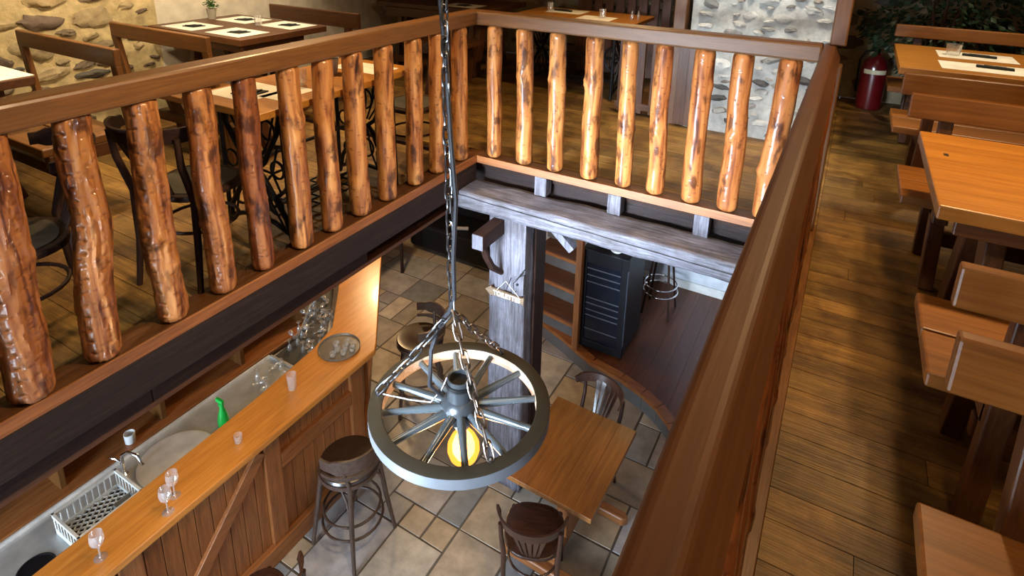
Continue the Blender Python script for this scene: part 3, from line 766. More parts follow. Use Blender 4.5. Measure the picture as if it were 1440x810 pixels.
tray = thing('round_tray', 'round grey serving tray with upturned glasses on the bar corner', 'tray', (-.745, -.675, BZ + .001))
mb = MB(); mb.lathe([(0, .004), (.140, .004), (.146, .014), (.150, .014), (.148, .002), (.14, 0), (0, 0)], seg=48); mb.build('tray_plate', TRAYM, tray)
k = 0
tg = None
for (dx, dy) in ((.02, .06), (.075, .06), (.05, .01), (.105, .02), (.02, -.04), (.08, -.04), (.03, -.095), (-.03, .0)):
    if tg is None:
        tg = glass_tumbler(.023, .030).build('shot_glass', GLASS); o = tg
    else: o = tg.copy(); COL.objects.link(o)
    tag(o, 'small clear glass among those standing on the round grey tray', 'glass', 'small glasses on the round tray', loc=(-.745 + dx, -.675 + dy, BZ + .006))
# draining glasses on the counter end: lying flutes
R2 = random.Random(3)
fl = None
spots = []
cells = []
for i in range(500):
    t = R2.random(); w = R2.random()
    a = V((-1.30, -.72, 0)).lerp(V((-1.66, -.02, 0)), t); b = V((-.93, -.72, 0)).lerp(V((-1.30, -.18, 0)), t)
    q = a.lerp(b, .1 + .8 * w)
    if all((q - s).length > .056 for s in spots): spots.append(q)
for i in range(90):
    q = V((R2.uniform(-1.22, -.92), R2.uniform(-1.12, -.88), 0))
    if all((q - s).length > .058 for s in spots) and (q.x < -1.0 or q.y > -1.0): spots.append(q)
for i, q in enumerate(spots):
    if fl is None: 
        mb = MB(); mb.lathe([(.019, 0), (.004, .003), (.003, .035), (.010, .042), (.017, .06), (.018, .085)], seg=14, open_=True)
        fl = mb.build('wine_glass', GLASS); o = fl
    else: o = fl.copy(); COL.objects.link(o)
    far = q.y > -.84
    tag(o, 'clear stemmed glass in the dense crowd on the dark mat at the sink end' if far else 'clear stemmed glass in the cluster on bare steel near the tall tumbler', 'glass', 'glasses draining at the sink end' if far else 'glasses on the bare steel')
    if R2.random() < .55:
        o.location = (q.x, q.y, SZ + .0235); o.rotation_euler = (PI / 2 - .05, 0, R2.uniform(0, 6.28))
    else: o.location = (q.x, q.y, SZ + .0895); o.rotation_euler = (PI, 0, R2.uniform(0, 6.28))
mb = MB(); mb.prism([(-1.29, -.815), (-.92, -.815), (-1.0, -.60), (-1.33, -.20), (-1.62, .12), (-1.68, .0), (-1.31, -.58)], SZ, SZ + .004)
tag(mb.build('drip_mat', plain('dark rubber mat', (.05, .055, .06), .45)), 'dark drip mat under the draining glasses', 'mat')

# back bar, below the balcony
bb = thing('back_bar_cabinet', 'dark brown wooden back bar under the left balcony behind the sink', 'cabinet')
mb = MB(); mb.box(-2.5, -1.98, -3.6, .1, LF, -2.20); mb.build('base_unit', W['midY'], bb)
mb = MB(); mb.box(-2.52, -1.95, -3.6, .1, -2.20, -2.17); mb.build('ledge', W['panelY'], bb, bevel=.006)  # lighter wood stands in for the highlight along the ledge edge
mb = MB(); mb.box(-1.979, -1.972, -3.6, .1, -2.30, -2.285); mb.build('edge_strip', STEEL, bb)
mb = MB(); mb.box(-2.5, -2.35, -3.6, .1, -2.24, -.41); mb.build('back_panel', W['midY'], bb)
for z in (-1.85, -1.4, -.95):
    mb = MB(); mb.box(-2.345, -2.05, -3.6, .1, z, z + .03); mb.build('shelf', W['midY'], bb, bevel=.004)
for y in (-3.4, -2.7, -2.0, -1.3, -.6, .08):
    mb = MB(); mb.box(-2.345, -2.02, y - .02, y + .02, -2.24, -.41); mb.build('upright', W['railZ'], bb, bevel=.004)
mb = MB(); mb.bar((-1.97, -3.2, -2.2), (-1.97, -2.4, -.9), .06, .04, up=(1, 0, 0)); mb.build('brace', W['railZ'], bb, bevel=.004)
mb = MB(); mb.lathe([(.03, 0), (.035, .005), (.038, .08), (.034, .08), (.031, .008), (0, .008)], seg=20)
tag(mb.build('cup', WHITE), 'small pale cup on the dark back-bar ledge', 'cup', loc=(-2.02, -1.56, -2.17))
# small hanging rail of boxes under the joist
hr = thing('hanging_shelf', 'reddish wooden rack hanging below the left beam over the sink', 'shelf')
mb = MB(); mb.box(-.62, -.36, -2.3, -.75, -.56, -.535); mb.build('shelf_board', W['midY'], hr, bevel=.004)
for y in (-1.99, -1.77, -1.0):
    mb = MB(); mb.box(-.385, -.355, y - .02, y + .02, -.56, -.375); mb.build('bracket', W['railZ'], hr, bevel=.003)

# ------------------------------------------------------------------ bar stools (round-backed)
def bar_stool(label, loc, rz, group=None):
    t = thing('bar_stool', label, 'bar stool', loc, rz, group); H = .66
    mb = MB()   # seat, rounded square dish; faces +y
    prof = [(0, H - .03), (.15, H - .03), (.192, H - .018), (.20, H), (.192, H + .014), (.16, H + .016), (.08, H + .006), (0, H + .002)]
    mb.lathe(prof, seg=40); mb.build('seat', LEATHER, t)
    mb = MB(); mb.lathe([(.192, H - .045), (.203, H - .04), (.203, H - .012), (.192, H - .012)], seg=40); mb.build('seat_ring', W['bronzeX'], t)
    for sx, sy in ((-1, -1), (1, -1), (-1, 1), (1, 1)):
        top = V((.125 * sx, .125 * sy, H - .03)); bot = V((.195 * sx, .195 * sy, 0))
        mb = MB()
        if sy < 0: mb.tube([bot, bot.lerp(top, .5), top + V((.005 * sx, -.012, 0)), V((.172 * sx, -.135, H + .13))], [.013, .017, .017, .012], 10)
        else: mb.tube([bot, bot.lerp(top, .5), top], [.013, .017, .018], 10)
        mb.build('leg', W['bronzeZ'], t)
    for z in (.20, .30):
        rr = .225 - .085 * z / .7 + .0
        mb = MB(); mb.tube([(rr * math.cos(a), rr * math.sin(a), z) for a in [2 * PI * k / 28 for k in range(28)]], .009, 8, closed=True); mb.build('foot_ring', W['bronzeX'], t)
    # curved back band
    mb = MB()
    for zc, hh in ((H + .165, .055), (H + .075, .018)):
        vs = []; fs = []; n = 18
        for i in range(n + 1):
            a = math.radians(176 + 188 * i / n); q = .212 if zc > H + .1 else .208
            e = hh * (1 if 2 < i < n - 2 else .7)
            for rr, zz in ((q, zc - e), (q + .014, zc - e), (q + .016, zc + e), (q + .002, zc + e)):
                vs.append((rr * math.cos(a), rr * math.sin(a), zz))
        for i in range(n):
            for k in range(4):
                l = (k + 1) % 4; fs.append((i * 4 + k, i * 4 + l, (i + 1) * 4 + l, (i + 1) * 4 + k))
        fs.append((3, 2, 1, 0)); fs.append((n * 4, n * 4 + 1, n * 4 + 2, n * 4 + 3)); mb.add(vs, fs, True)
    mb.build('backrest', W['bronzeX'], t)
    mb = MB()
    for a in (.35,): pass
    for q4 in range(4):
        a4 = q4 * PI / 2; R4 = Matrix.Rotation(a4, 3, 'Z')
        mb.tube([R4 @ V(p) for p in ((-.155, .158, .38), (-.12, .150, .52), (-.06, .143, .61), (0, .14, .635), (.06, .143, .61), (.12, .150, .52), (.155, .158, .38))], .008, 8)
    mb.build('brace', W['bronzeZ'], t)
    return t
s0 = bar_stool('brown leather bar stool with curved low back, beside the bar under the wheel lamp', (-.325, -1.045, LF), math.radians(88), 'bar stools along the bar')
dup(s0, 'brown bar stool by the angled bar end, seen through the wheel rim', (-.70, .19, LF), math.radians(130), 'bar stools along the bar')

# ------------------------------------------------------------------ bentwood chairs
def bentwood(label, loc, rz, group=None, mat='walnut', cane=False):
    """faces +y, seat centre at origin"""
    t = thing('bentwood_chair', label, 'chair', loc, rz, group); H = .45; M_ = lambda a: W[mat + a]
    mb = MB(); poly = []
    for k in range(32):
        a = 2 * PI * k / 32; c, s = math.cos(a), math.sin(a); p = 2.7
        x = .188 * abs(c) ** (2 / p) * (1 if c > 0 else -1); y = .188 * abs(s) ** (2 / p) * (1 if s > 0 else -1)
        poly.append((x * (1 + .06 * y / .2), y))
    mb.prism(poly, H - .028, H); mb.build('seat', M_('Y'), t, bevel=.008)
    mb = MB(); mb.prism([(x * .82, y * .82) for x, y in poly], H, H + .003); mb.build('seat_panel', plain('grey cane seat', (.055, .048, .036), .7) if cane and 'grey cane seat' not in bpy.data.materials else (bpy.data.materials['grey cane seat'] if cane else M_('X')), t)
    for sx in (-1, 1):
        mb = MB(); mb.tube([(.175 * sx, .175, 0), (.162 * sx, .16, .25), (.15 * sx, .148, H - .02)], [.012, .016, .018], 10); mb.build('leg', M_('Z'), t)
        mb = MB(); mb.tube([(.172 * sx, -.22, 0), (.162 * sx, -.19, .22), (.165 * sx, -.178, H), (.172 * sx, -.225, .62), (.178 * sx, -.235, .745)], [.012, .015, .017, .015, .013], 10); mb.build('leg', M_('Z'), t)
    # top rail: bent band, arcs behind
    def arc(z, h, th, a0, a1, r=.188, cy=-.135, n=20, lean=.015):
        vs = []; fs = []
        for i in range(n + 1):
            a = math.radians(a0 + (a1 - a0) * i / n); e = h * (1 if 1 < i < n - 1 else .65)
            for rr, zz in ((r, z - e), (r + th, z - e), (r + th + lean, z + e), (r + lean, z + e)):
                vs.append((rr * math.cos(a), cy + rr * .86 * math.sin(a), zz))
        for i in range(n):
            for k in range(4):
                l = (k + 1) % 4; fs.append((i * 4 + k, i * 4 + l, (i + 1) * 4 + l, (i + 1) * 4 + k))
        fs.append((3, 2, 1, 0)); fs.append((n * 4, n * 4 + 1, n * 4 + 2, n * 4 + 3)); return vs, fs
    mb = MB(); vs, fs = arc(.755, .033, .015, 183, 357); mb.add(vs, fs, True); mb.build('top_rail', M_('X'), t)
    # splat of slats fanning from seat to rail
    for i in range(5):
        a0 = math.radians(270 + (i - 2) * 7); a1 = math.radians(270 + (i - 2) * 13.5); ph = []
        for (tt, w_) in ((0, .010), (.35, .0105), (.7, .015), (1, .019)):
            a = a0 + (a1 - a0) * tt; rr = .186 + .008 * tt; c_ = V((rr * math.cos(a), -.015 - .120 * tt + rr * .86 * math.sin(a) - .005, H + .005 + (.74 - H) * tt)); tan = V((-math.sin(a), math.cos(a), 0))
            nn2 = V((math.cos(a), math.sin(a), 0)) * .004
            ph += [c_ - tan * w_ - nn2, c_ + tan * w_ - nn2, c_ + tan * w_ + nn2, c_ - tan * w_ + nn2]
        fs = [(3, 2, 1, 0), (12, 13, 14, 15)] + [(q * 4 + k, q * 4 + (k + 1) % 4, q * 4 + 4 + (k + 1) % 4, q * 4 + 4 + k) for q in range(3) for k in range(4)]
        mb = MB(); mb.add(ph, fs); mb.build('slat', M_('Z'), t, bevel=.0015)
    mb = MB(); mb.tube([(.16 * math.cos(a), .16 * math.sin(a), .26) for a in [2 * PI * k / 24 for k in range(24)]], .008, 8, closed=True); mb.build('stretcher', M_('X'), t)
    return t
c0 = bentwood('dark glossy bentwood chair with slatted back at the near end of the lower table', (.885, -.695, LF), math.radians(20), 'dark bentwood chairs on the lower floor')
dup(c0, 'dark bentwood chair cut off by the bottom frame edge beside the bar', (-.24, -1.87, LF), math.radians(78), 'dark bentwood chairs on the lower floor')
dup(c0, 'dark glossy bentwood chair tucked in at the far end of the lower table', (.86, .12, LF), math.radians(180 - 17), 'dark bentwood chairs on the lower floor')
cc = bentwood('dark cane-seated chair at the left end of the treadle table behind the thick logs', (-.36, -1.80, UF), math.radians(12), 'cane-seated chairs upstairs', 'dark', True)
dup(cc, 'dark cane-seated chair furthest left behind the thickest logs', (-.42, -2.50, UF), math.radians(165), 'cane-seated chairs upstairs')
dup(cc, 'dark cane-seated chair at the far end of the treadle table near the railing corner', (-.33, -.27, UF), math.radians(175), 'cane-seated chairs upstairs')

# ------------------------------------------------------------------ lower dining table
dt = thing('pedestal_table', 'honey-coloured wooden table on a pedestal foot on the tiled lower floor', 'table', (.955, -.30, LF), math.radians(-1.5))
mb = MB(); 
for i in range(5): mb.box(-.305 + .122 * i, -.305 + .122 * (i + 1), -.385, .385, .715, .75)
mb.build('tabletop', W['benchY'], dt, bevel=.002)
mb = MB(); mb.box(-.045, .045, -.11, .11, .08, .70); mb.build('pedestal', W['panelZ'], dt, bevel=.01)
for s in (-1, 1):
    mb = MB(); mb.prism([(-.30, -.035), (.30, -.035), (.33, 0), (.30, .035), (-.30, .035), (-.33, 0)], 0, .07); mb.xf(Matrix.Translation((0, .30 * s, 0))); mb.build('foot', W['panelX'], dt, bevel=.012)
mb = MB(); mb.box(-.04, .04, -.28, .28, .07, .13); mb.build('stretcher', W['panelY'], dt, bevel=.008)
mb = MB(); mb.box(-.26, .26, -.03, .03, .68, .715).box(-.04, .04, -.32, .32, .67, .715); mb.build('top_support', W['panelX'], dt, bevel=.005)

# ------------------------------------------------------------------ platform, stairs, cooler
plat = [(-.55, 1.60), (-.23, 1.53), (.10, 1.40), (.49, 1.21), (.80, 1.15), (1.02, 1.07), (1.18, .98), (1.32, .86), (1.52, .55), (1.60, .2), (3.3, -.1), (3.3, 2.92), (-.55, 2.92)]
mb = MB()
def clip_boards():
    x = -.55
    def ylow(x):
        for (a, b) in zip(plat[:11], plat[1:12]):
            if a[0] <= x <= b[0] and b[0] > a[0]: return a[1] + (b[1] - a[1]) * (x - a[0]) / (b[0] - a[0])
        return 1.7
    while x < 3.3:
        w = .14; q = rnd.uniform(.75, 1.1); mb.col = (q, q, q)
        a = x + .001; b = min(x + w, 3.3) - .001
        mb.prism([(a, ylow(a) + .07), (b, ylow(b) + .07), (b, 2.92), (a, 2.92)], -2.40, -2.37); x += w
clip_boards(); mb.col = (1, 1, 1)
struct(mb.build('floor', W['platform']))
mb = MB()
for a, b in zip(plat[:10], plat[1:11]):
    d_ = V((b[0] - a[0], b[1] - a[1], 0)).normalized(); n_ = V((-d_.y, d_.x, 0)) * .09
    mb.prism([(a[0], a[1]), (b[0], b[1]), (b[0] + n_.x, b[1] + n_.y), (a[0] + n_.x, a[1] + n_.y)], -2.405, -2.366)
struct(mb.build('trim_3', W['panelX'], bevel=.003))
mb = MB()
for a, b in zip(plat[:10], plat[1:11]):
    d_ = V((b[0] - a[0], b[1] - a[1], 0)).normalized(); n_ = V((-d_.y, d_.x, 0))
    A_ = V((a[0], a[1], 0)) + n_ * .02; B_ = V((b[0], b[1], 0)) + n_ * .02
    mb.slab([A_ + up * LF, B_ + up * LF, B_ + up * -2.405, A_ + up * -2.405], n_, .02)
struct(mb.build('trim_4', plain('pale riser', (.09, .085, .085), .7)))
stair = thing('staircase', 'narrow wooden staircase with greyish risers climbing behind the grey post', 'stairs', (0, 0, -2.37))
ang = math.radians(-9)
for k in range(5):
    z = .17 * (k + 1); y = 1.50 + .255 * k; ca, sa = math.cos(ang + k * .02), math.sin(ang + k * .02)
    def Q(u, v): return (-.25 + u * ca - v * sa, y + u * sa + v * ca)
    mb = MB(); mb.prism([Q(-.28, 0), Q(.52, 0), Q(.52, .29), Q(-.28, .29)], z - .03, z); mb.build('tread', W['midX'], stair, bevel=.005)
    mb = MB(); mb.prism([Q(-.28, -.012), Q(.52, -.012), Q(.52, .012), Q(-.28, .012)], z - .032, z + .002); mb.build('nosing', W['panelX'], stair, bevel=.002)
    mb = MB(); mb.prism([Q(-.28, .03), Q(.52, .03), Q(.52, .045), Q(-.28, .045)], z - .17, z - .031); mb.build('riser', bpy.data.materials['pale riser'], stair)
mb = MB(); mb.box(.252, .312, 1.30, 1.36, 0, 1.95); mb.build('newel_post', W['panelZ'], stair, bevel=.005)
wc = thing('wine_cooler', 'tall black wine cooler with glass door and metal shelves behind the post', 'fridge', (.50, 1.38, -2.37))
mb = MB(); mb.box(-.225, .225, .03, .55, .02, 1.06); mb.build('body', BLACKPL, wc, bevel=.01)
dr = MB().box(-.225, -.165, 0, .03, .02, 1.06).box(.165, .225, 0, .03, .02, 1.06).box(-.165, .165, 0, .03, .02, .10).box(-.165, .165, 0, .03, .93, 1.06).build('door', BLACKPL, wc, bevel=.003)
mb = MB(); mb.box(-.165, .165, .012, .018, .10, .93); mb.build('glass', COOLG, dr)
mb = MB(); mb.box(.225, .232, .002, .028, .15, .95); mb.build('handle', plain('dark trim', (.04, .05, .07), .3), dr)
for z in (.22, .37, .43, .50, .56, .73, .80, .87):
    mb = MB(); mb.box(-.16, .16, .003, .011, z, z + .007); mb.build('shelf', plain('shelf metal', (.14, .15, .17), .45, .4) if 'shelf metal' not in bpy.data.materials else bpy.data.materials['shelf metal'], wc)
mb = MB()
for x in (-.19, .19):
    for y in (.06, .5): mb.box(x - .02, x + .02, y - .02, y + .02, 0, .02)
mb.build('foot', BLACK, wc)
mb = MB(); mb.lathe([(.03, 0), (.055, .02), (.062, .04), (.058, .04), (.03, .008), (0, .008)], seg=28)
tag(mb.build('bowl', WHITE), 'small white bowl on top of the wine cooler', 'bowl', loc=(.58, 1.47, -1.31))
mb = MB(); mb.box(-.13, .06, 0, .2, 0, .1)
tag(mb.build('storage_box', BLACKPL, bevel=.01), 'black box on top of the wine cooler', 'box', loc=(.46, 1.60, -1.31))
# stool behind the cooler
hs = thing('high_stool', 'dark high stool with chrome foot hoop by the pale lower wall', 'stool', (.80, 2.35, -2.37))
mb = MB(); mb.lathe([(0, .72), (.15, .72), (.17, .74), (.165, .77), (0, .78)], seg=28); mb.build('seat', BLACKPL, hs)
for a in (0, 1, 2, 3):
    q = PI / 4 + a * PI / 2; mb = MB(); mb.tube([(.2 * math.cos(q), .2 * math.sin(q), 0), (.1 * math.cos(q), .1 * math.sin(q), .72)], .012, 8); mb.build('leg', W['darkZ'], hs)
for z, r in ((.25, .175), (.33, .165)):
    mb = MB(); mb.tube([(r * math.cos(a), r * math.sin(a), z) for a in [2 * PI * k / 28 for k in range(28)]], .008, 8, closed=True); mb.build('foot_ring', CHROME, hs)

# far left of the lower room
ft = thing('square_table', 'dark table with slim legs far back on the lower tiled floor', 'table', (-2.5, 1.45, LF))
mb = MB(); mb.box(-.35, .35, -.3, .3, .71, .75); mb.build('tabletop', W['darkX'], ft, bevel=.004)
for sx in (-1, 1):
    for sy in (-1, 1):
        mb = MB(); mb.tube([(.32 * sx, .27 * sy, 0), (.32 * sx, .27 * sy, .71)], .02, 8); mb.build('leg', W['darkZ'], ft)
sf = thing('low_sofa', 'black upholstered seat in the dark far corner of the lower floor', 'sofa', (-1.75, 2.45, LF))
mb = MB(); mb.box(-.7, .55, -.25, .38, .08, .42); mb.build('seat', BLACKPL, sf, bevel=.04)
mb = MB(); mb.box(-.7, .55, .22, .42, .40, .85); mb.build('backrest', BLACKPL, sf, bevel=.04)
mb = MB(); mb.tube([(-.05, -.2, .44), (.1, -.12, .44)], .025, 10); tag(mb.build('bottle', plain('grey bottle', (.3, .3, .3), .4)), 'grey bottle lying on the black seat', 'bottle', loc=(-1.75, 2.5, LF + .006))

# ------------------------------------------------------------------ rustic benches and tables upstairs
def bench(label, loc, rz, L, group=None, back=(.70, .82), depth=.44, mat='bench', endpost=False, away=False, lean=0.0):
    """x 0..L; seat from y=0 (front) to y=-depth... faces +y, back at y=-depth-.05"""
    t = thing('wooden_bench', label, 'bench', loc, rz, group)
    M_ = lambda a: W[mat + a]
    h = depth / 2
    for k in (0, 1):
        mb = MB(); mb.box(0, L, -(k + 1) * h + .004, -k * h - .004, .405, .45); mb.build('seat_plank', M_('X'), t, bevel=.007)
    mb = MB(); mb.box(0, L, -depth - .035 - (.04 if away else 0), -depth + .002 - (.04 if away else 0), back[0], back[1]); mb.build('backrest', M_('X'), t, bevel=.007)
    xs = (.03, L - .03) if endpost else (.17, L - .17)
    for x in xs:
        mb = MB(); mb.bar((x, -.04, 0), (x, -depth * .35, .405), .06, .07, up=(0, 1, 0)); mb.build('leg', W['midZ'], t, bevel=.005)
        mb = MB(); mb.bar((x, -depth + (.04 if not endpost else -.017) + lean, 0), (x, -depth - (.017 if endpost else .065 if not away else .008), back[0] + .005 if endpost else back[1] - .015), .06, .034 if endpost else .05, up=(0, 1, 0)); mb.build('back_support', W['midZ'] if not endpost else M_('Z'), t, bevel=.005)
        mb = MB(); mb.box(x - .03, x + .03, -depth + .02, -.03, .33, .405); mb.build('crosspiece', W['midY'], t, bevel=.005)
    mb = MB(); mb.box(xs[0], xs[1], -depth * .5 - .02, -depth * .5 + .02, .15, .22); mb.build('stretcher', W['midX'], t, bevel=.005)
    return t
LR = 1.62
X0 = 2.44
bench('wooden bench facing the camera at the far side of the near right table', (X0 + LR, -.245, UF), PI, LR, 'benches at the right-hand tables', (.70, .825), .45)
bench('wooden bench with its back to us, on the aisle side between the two right tables', (X0, 1.40, UF), 0, LR, 'benches at the right-hand tables', (.67, .80), .47, away=True)
bench('wooden bench on the camera side of the near right table, seat end lit orange', (X0 + .01, -1.12, UF), 0, LR, 'benches at the right-hand tables', (.70, .815), .45, away=True)
bench('nearest wooden bench at the bottom right corner, facing the camera', (2.40 + LR, -2.45, UF), PI, LR, 'benches at the right-hand tables', (.72, .845), .42)
bench('furthest right bench against the stone wall under the leafy plant', (X0 + LR, 2.10, UF), PI, LR, 'benches at the right-hand tables', (.78, .88), .42)
def trestle_table(label, loc, L, D, group=None, mat='table', thick=.05, rough=True):
    t = thing('trestle_table', label, 'table', loc, 0, group)
    mb = MB(); n = 1; w = D / n
    for i in range(n): mb.box(0, L, -D / 2 + i * w, -D / 2 + (i + 1) * w, .75 - thick, .75)
    mb.build('tabletop', W[mat + 'X'], t, bevel=.006)
    for x in (.22, L - .22):
        for s in (-1, 1):
            mb = MB(); mb.bar((x, s * D * .34, 0), (x, s * D * .12, .75 - thick), .06, .12, up=(0, 1, 0)); mb.build('leg', W['midZ'], t, bevel=.006)
        mb = MB(); mb.box(x - .035, x + .035, -D * .40, D * .40, .62, .75 - thick); mb.build('crosspiece', W['midY'], t, bevel=.005)
    mb = MB(); mb.box(.22, L - .22, -.03, .03, .25, .34); mb.build('stretcher', W['midX'], t, bevel=.005)
    mb = MB(); mb.box(.06, L - .06, -D / 2 + .04, -D / 2 + .07, .64, .75 - thick); mb.build('apron', W['midX'], t, bevel=.004)
    return t
tt = trestle_table('honey-coloured wooden table nearest on the right of the aisle', (2.46, -.645, UF), 1.6, .88, 'right-hand tables')
mb = MB(); mb.box(.062, .078, .115, .145, .7495, .7512); mb.build('knot_hole', plain('dark knot', (.015, .008, .005), .8), tt)
trestle_table('further right-hand wooden table laid with white placemats beside the plant', (2.44, 1.83, UF), 1.65, 1.02, 'right-hand tables')
trestle_table('dark wooden table against the white wall laid with four placemats', (-2.86, -.085, UF), 1.14, .84, 'left-hand tables', 'mid')
trestle_table('wooden table cut off at the left frame edge with a white placemat', (-2.90, -2.22, UF), 1.20, .84, 'left-hand tables', 'mid')
trestle_table('dark wooden table in the back left part of the upper room', (-2.60, 2.38, UF), 1.45, .9, 'left-hand tables', 'mid')
bench('brown bench whose high back bar stands before the stone wall, left of its twin', (-1.33, -1.99, UF), PI, 1.10, 'benches at the left-hand tables', (.80, .90), .42, 'rail', True, False, -.06)
bench('brown bench with high back bar next to the dark table of four placemats', (-2.31, -.62, UF), 0, 1.05, 'benches at the left-hand tables', (.80, .90), .42, 'rail', True, False, .10)
bench('dark bench behind the four-placemat table, its back to the white wall corner', (-1.70, .33, UF), PI, 1.16, 'benches at the left-hand tables', (.67, .81), .36, 'mid')
bench('dark bench beside the railing corner in the back left room', (-1.15, 1.52, UF), PI, 1.3, 'benches at the left-hand tables', (.60, .70), .40, 'mid')

# treadle tables
def treadle(label, loc, rz, L, D, group):
    t = thing('treadle_table', label, 'table', loc, rz, group)
    for i in (0, 1):
        mb = MB(); mb.box(-D / 2, D / 2, -L / 2 + i * L / 2 + .001, i * L / 2 - .001, .715, .75); mb.build('tabletop', W['tableX'], t, bevel=.004)
    for s in (-1, 1):
        y = s * L * .36; mb = MB(); T = lambda pts, r=.010: mb.tube([(a, y, b) for a, b in pts], r, 8)
        w = D * .40
        T([(-w, .715), (-w * .85, .6), (-w * .35, .42), (-w * .1, .38)], .014); T([(w, .715), (w * .85, .6), (w * .35, .42), (w * .1, .38)], .014)
        T([(-w * 1.05, .02), (-w * .9, .14), (-w * .4, .30), (-w * .1, .38)], .014); T([(w * 1.05, .02), (w * .9, .14), (w * .4, .30), (w * .1, .38)], .014)
        T([(-w, .70), (w, .70)], .016); T([(-w, .06), (-w * .5, .10), (0, .11), (w * .5, .10), (w, .06)], .013)
        T([(-w, .715), (-w * 1.02, .4), (-w * 1.05, .02)], .012); T([(w, .715), (w * 1.02, .4), (w * 1.05, .02)], .012)
        for cx, cz, r in ((-w * .55, .60, .05), (w * .55, .60, .05), (0, .55, .065), (-w * .6, .2, .05), (w * .6, .2, .05), (0, .23, .06), (-w * .75, .40, .045), (w * .75, .40, .045)):
            T([(cx + r * math.cos(a), cz + r * math.sin(a)) for a in [2 * PI * k / 16 for k in range(17)]], .007)
        for k in range(5):
            a = -w * .8 + k * w * .4; T([(a, .70), (a * .6 + .02, .55), (a * .2, .42)], .006); T([(a, .09), (a * .7 - .02, .2), (a * .2, .36)], .006)
        mb.build('side_frame', BLACK, t)
    mb = MB(); mb.tube([(-D * .15, -L * .36, .38), (-D * .15, L * .36, .38)], .010, 8); mb.tube([(0, -L * .36, .12), (0, L * .36, .12)], .010, 8)
    for k in range(5):
        mb.tube([(-.14 + .07 * k, -.2, .10), (-.14 + .07 * k, .2, .10)], .006, 6)
    for k in range(7): mb.tube([(-.15, -.2 + .066 * k, .10), (.15, -.2 + .066 * k, .10)], .006, 6)
    mb.build('treadle', BLACK, t)
    mb = MB(); cy = -L * .30; mb.tube([(D * .08, cy + .14 * math.cos(a), .33 + .14 * math.sin(a)) for a in [2 * PI * k / 28 for k in range(28)]], .011, 8, closed=True)
    for k in range(5):
        a = 2 * PI * k / 5; mb.tube([(D * .08, cy, .33), (D * .08, cy + .14 * math.cos(a), .33 + .14 * math.sin(a))], .007, 6)
    mb.build('hand_wheel', BLACK, t)
    return t
treadle('wooden-topped table on black cast-iron treadle legs right behind the left railing', (-.41, -1.05, UF), math.radians(1), 1.14, .56, 'treadle tables')
treadle('wooden-topped treadle table beyond the back railing, placemats on top', (-.22, 2.28, UF), PI / 2, 1.25, .72, 'treadle tables')

# placemats, napkins, glasses, plants on the tables
def mat_(x, y, rz, label, group, sx=.20, sy=.14, z=UF + .75):
    mb = MB(); mb.box(-sx, sx, -sy, sy, 0, .0015); return tag(mb.build('placemat', PAPER), label, 'placemat', group, (x, y, z), rz)
def nap(x, y, rz, label, group, roll=True, z=UF + .7525):
    mb = MB()
    if roll: mb.box(-.10, .10, -.020, .020, 0, .014); mb.box(-.06, .06, -.023, .023, .003, .016)
    else: mb.prism([(-.075, -.05), (.055, -.055), (.08, .045), (-.05, .055)], 0, .006); mb.prism([(-.05, -.045), (.055, -.03), (.05, .035)], .006, .014)
    return tag(mb.build('napkin', NAPKIN, bevel=.003), label, 'napkin', group, (x, y, z), rz)
G1 = 'placemats on the dark four-place table'; G2 = 'napkins on the dark four-place table'
for (x, y, w_) in ((-2.55, -.32, 'left front'), (-2.52, .14, 'left back'), (-2.02, -.30, 'right front'), (-1.99, .16, 'right back')):
    mat_(x, y, 0, 'white placemat at the %s corner of the dark table by the white wall' % w_, G1)
    nap(x + .02, y, .15, 'folded black napkin on the %s placemat of the dark table' % w_, G2, False)
mat_(-1.94, -1.945, 0, 'white placemat on the table at the left frame edge', None, .22, .15)
mat_(-.49, -1.38, PI / 2, 'white placemat with a dark napkin at the near end of the treadle table', 'placemats on the treadle table', .14, .16)
nap(-.46, -1.40, .3, 'dark folded napkin on the treadle table', None, False)
mat_(-.30, -1.30, PI / 2, 'white placemat beside the near end glass of the treadle table', 'placemats on the treadle table', .12, .07)
mat_(-.38, -.66, 0, 'white placemat at the far end of the treadle table', 'placemats on the treadle table', .18, .10)
G3 = 'placemats on the far right table'
mat_(2.93, 2.03, 0, 'white placemat in the back row of the far right table', G3, .23, .15)
mat_(2.93, 1.58, 0, 'white placemat in the front row of the far right table', G3, .25, .15)
nap(2.95, 2.03, -.1, 'rolled dark napkin on the back placemat of the far right table', 'rolled napkins on the far right table')
nap(2.98, 1.60, -.1, 'rolled dark napkin on the front placemat of the far right table', 'rolled napkins on the far right table')
tg2 = glass_tumbler(.05, .08).build('tumbler', GLASS); tag(tg2, 'clear tumbler on the back placemat of the far right table', 'glass', loc=(2.79, 2.0, UF + .7525))
mat_(3.00, -.32, 0, 'white placemat just entering the right frame edge on the near table', None, .16, .12)
mat_(-.45, 2.42, 0, 'white placemat at the back of the treadle table beyond the railing', 'placemats beyond the railing', .19, .14)
mat_(-.02, 2.16, 0, 'white placemat at the front of the treadle table beyond the railing', 'placemats beyond the railing', .17, .13)
nap(-.50, 2.42, -.1, 'rolled dark napkin on the table beyond the back railing', None)
for i, (x, y, lb) in enumerate(((-.62, 2.36, 'clear tumbler on the back placemat beyond the railing'), (.02, 2.2, 'clear tumbler on the front placemat beyond the railing'), (-.36, -1.16, 'clear tumbler beside the near placemat of the treadle table'), (-.36, -.80, 'clear tumbler by the plant on the treadle table'), (-2.15, .0, 'clear tumbler in the middle of the dark four-place table'))):
    o = glass_tumbler(.034, .085).build('tumbler', GLASS); tag(o, lb, 'glass', loc=(x, y, UF + .753))
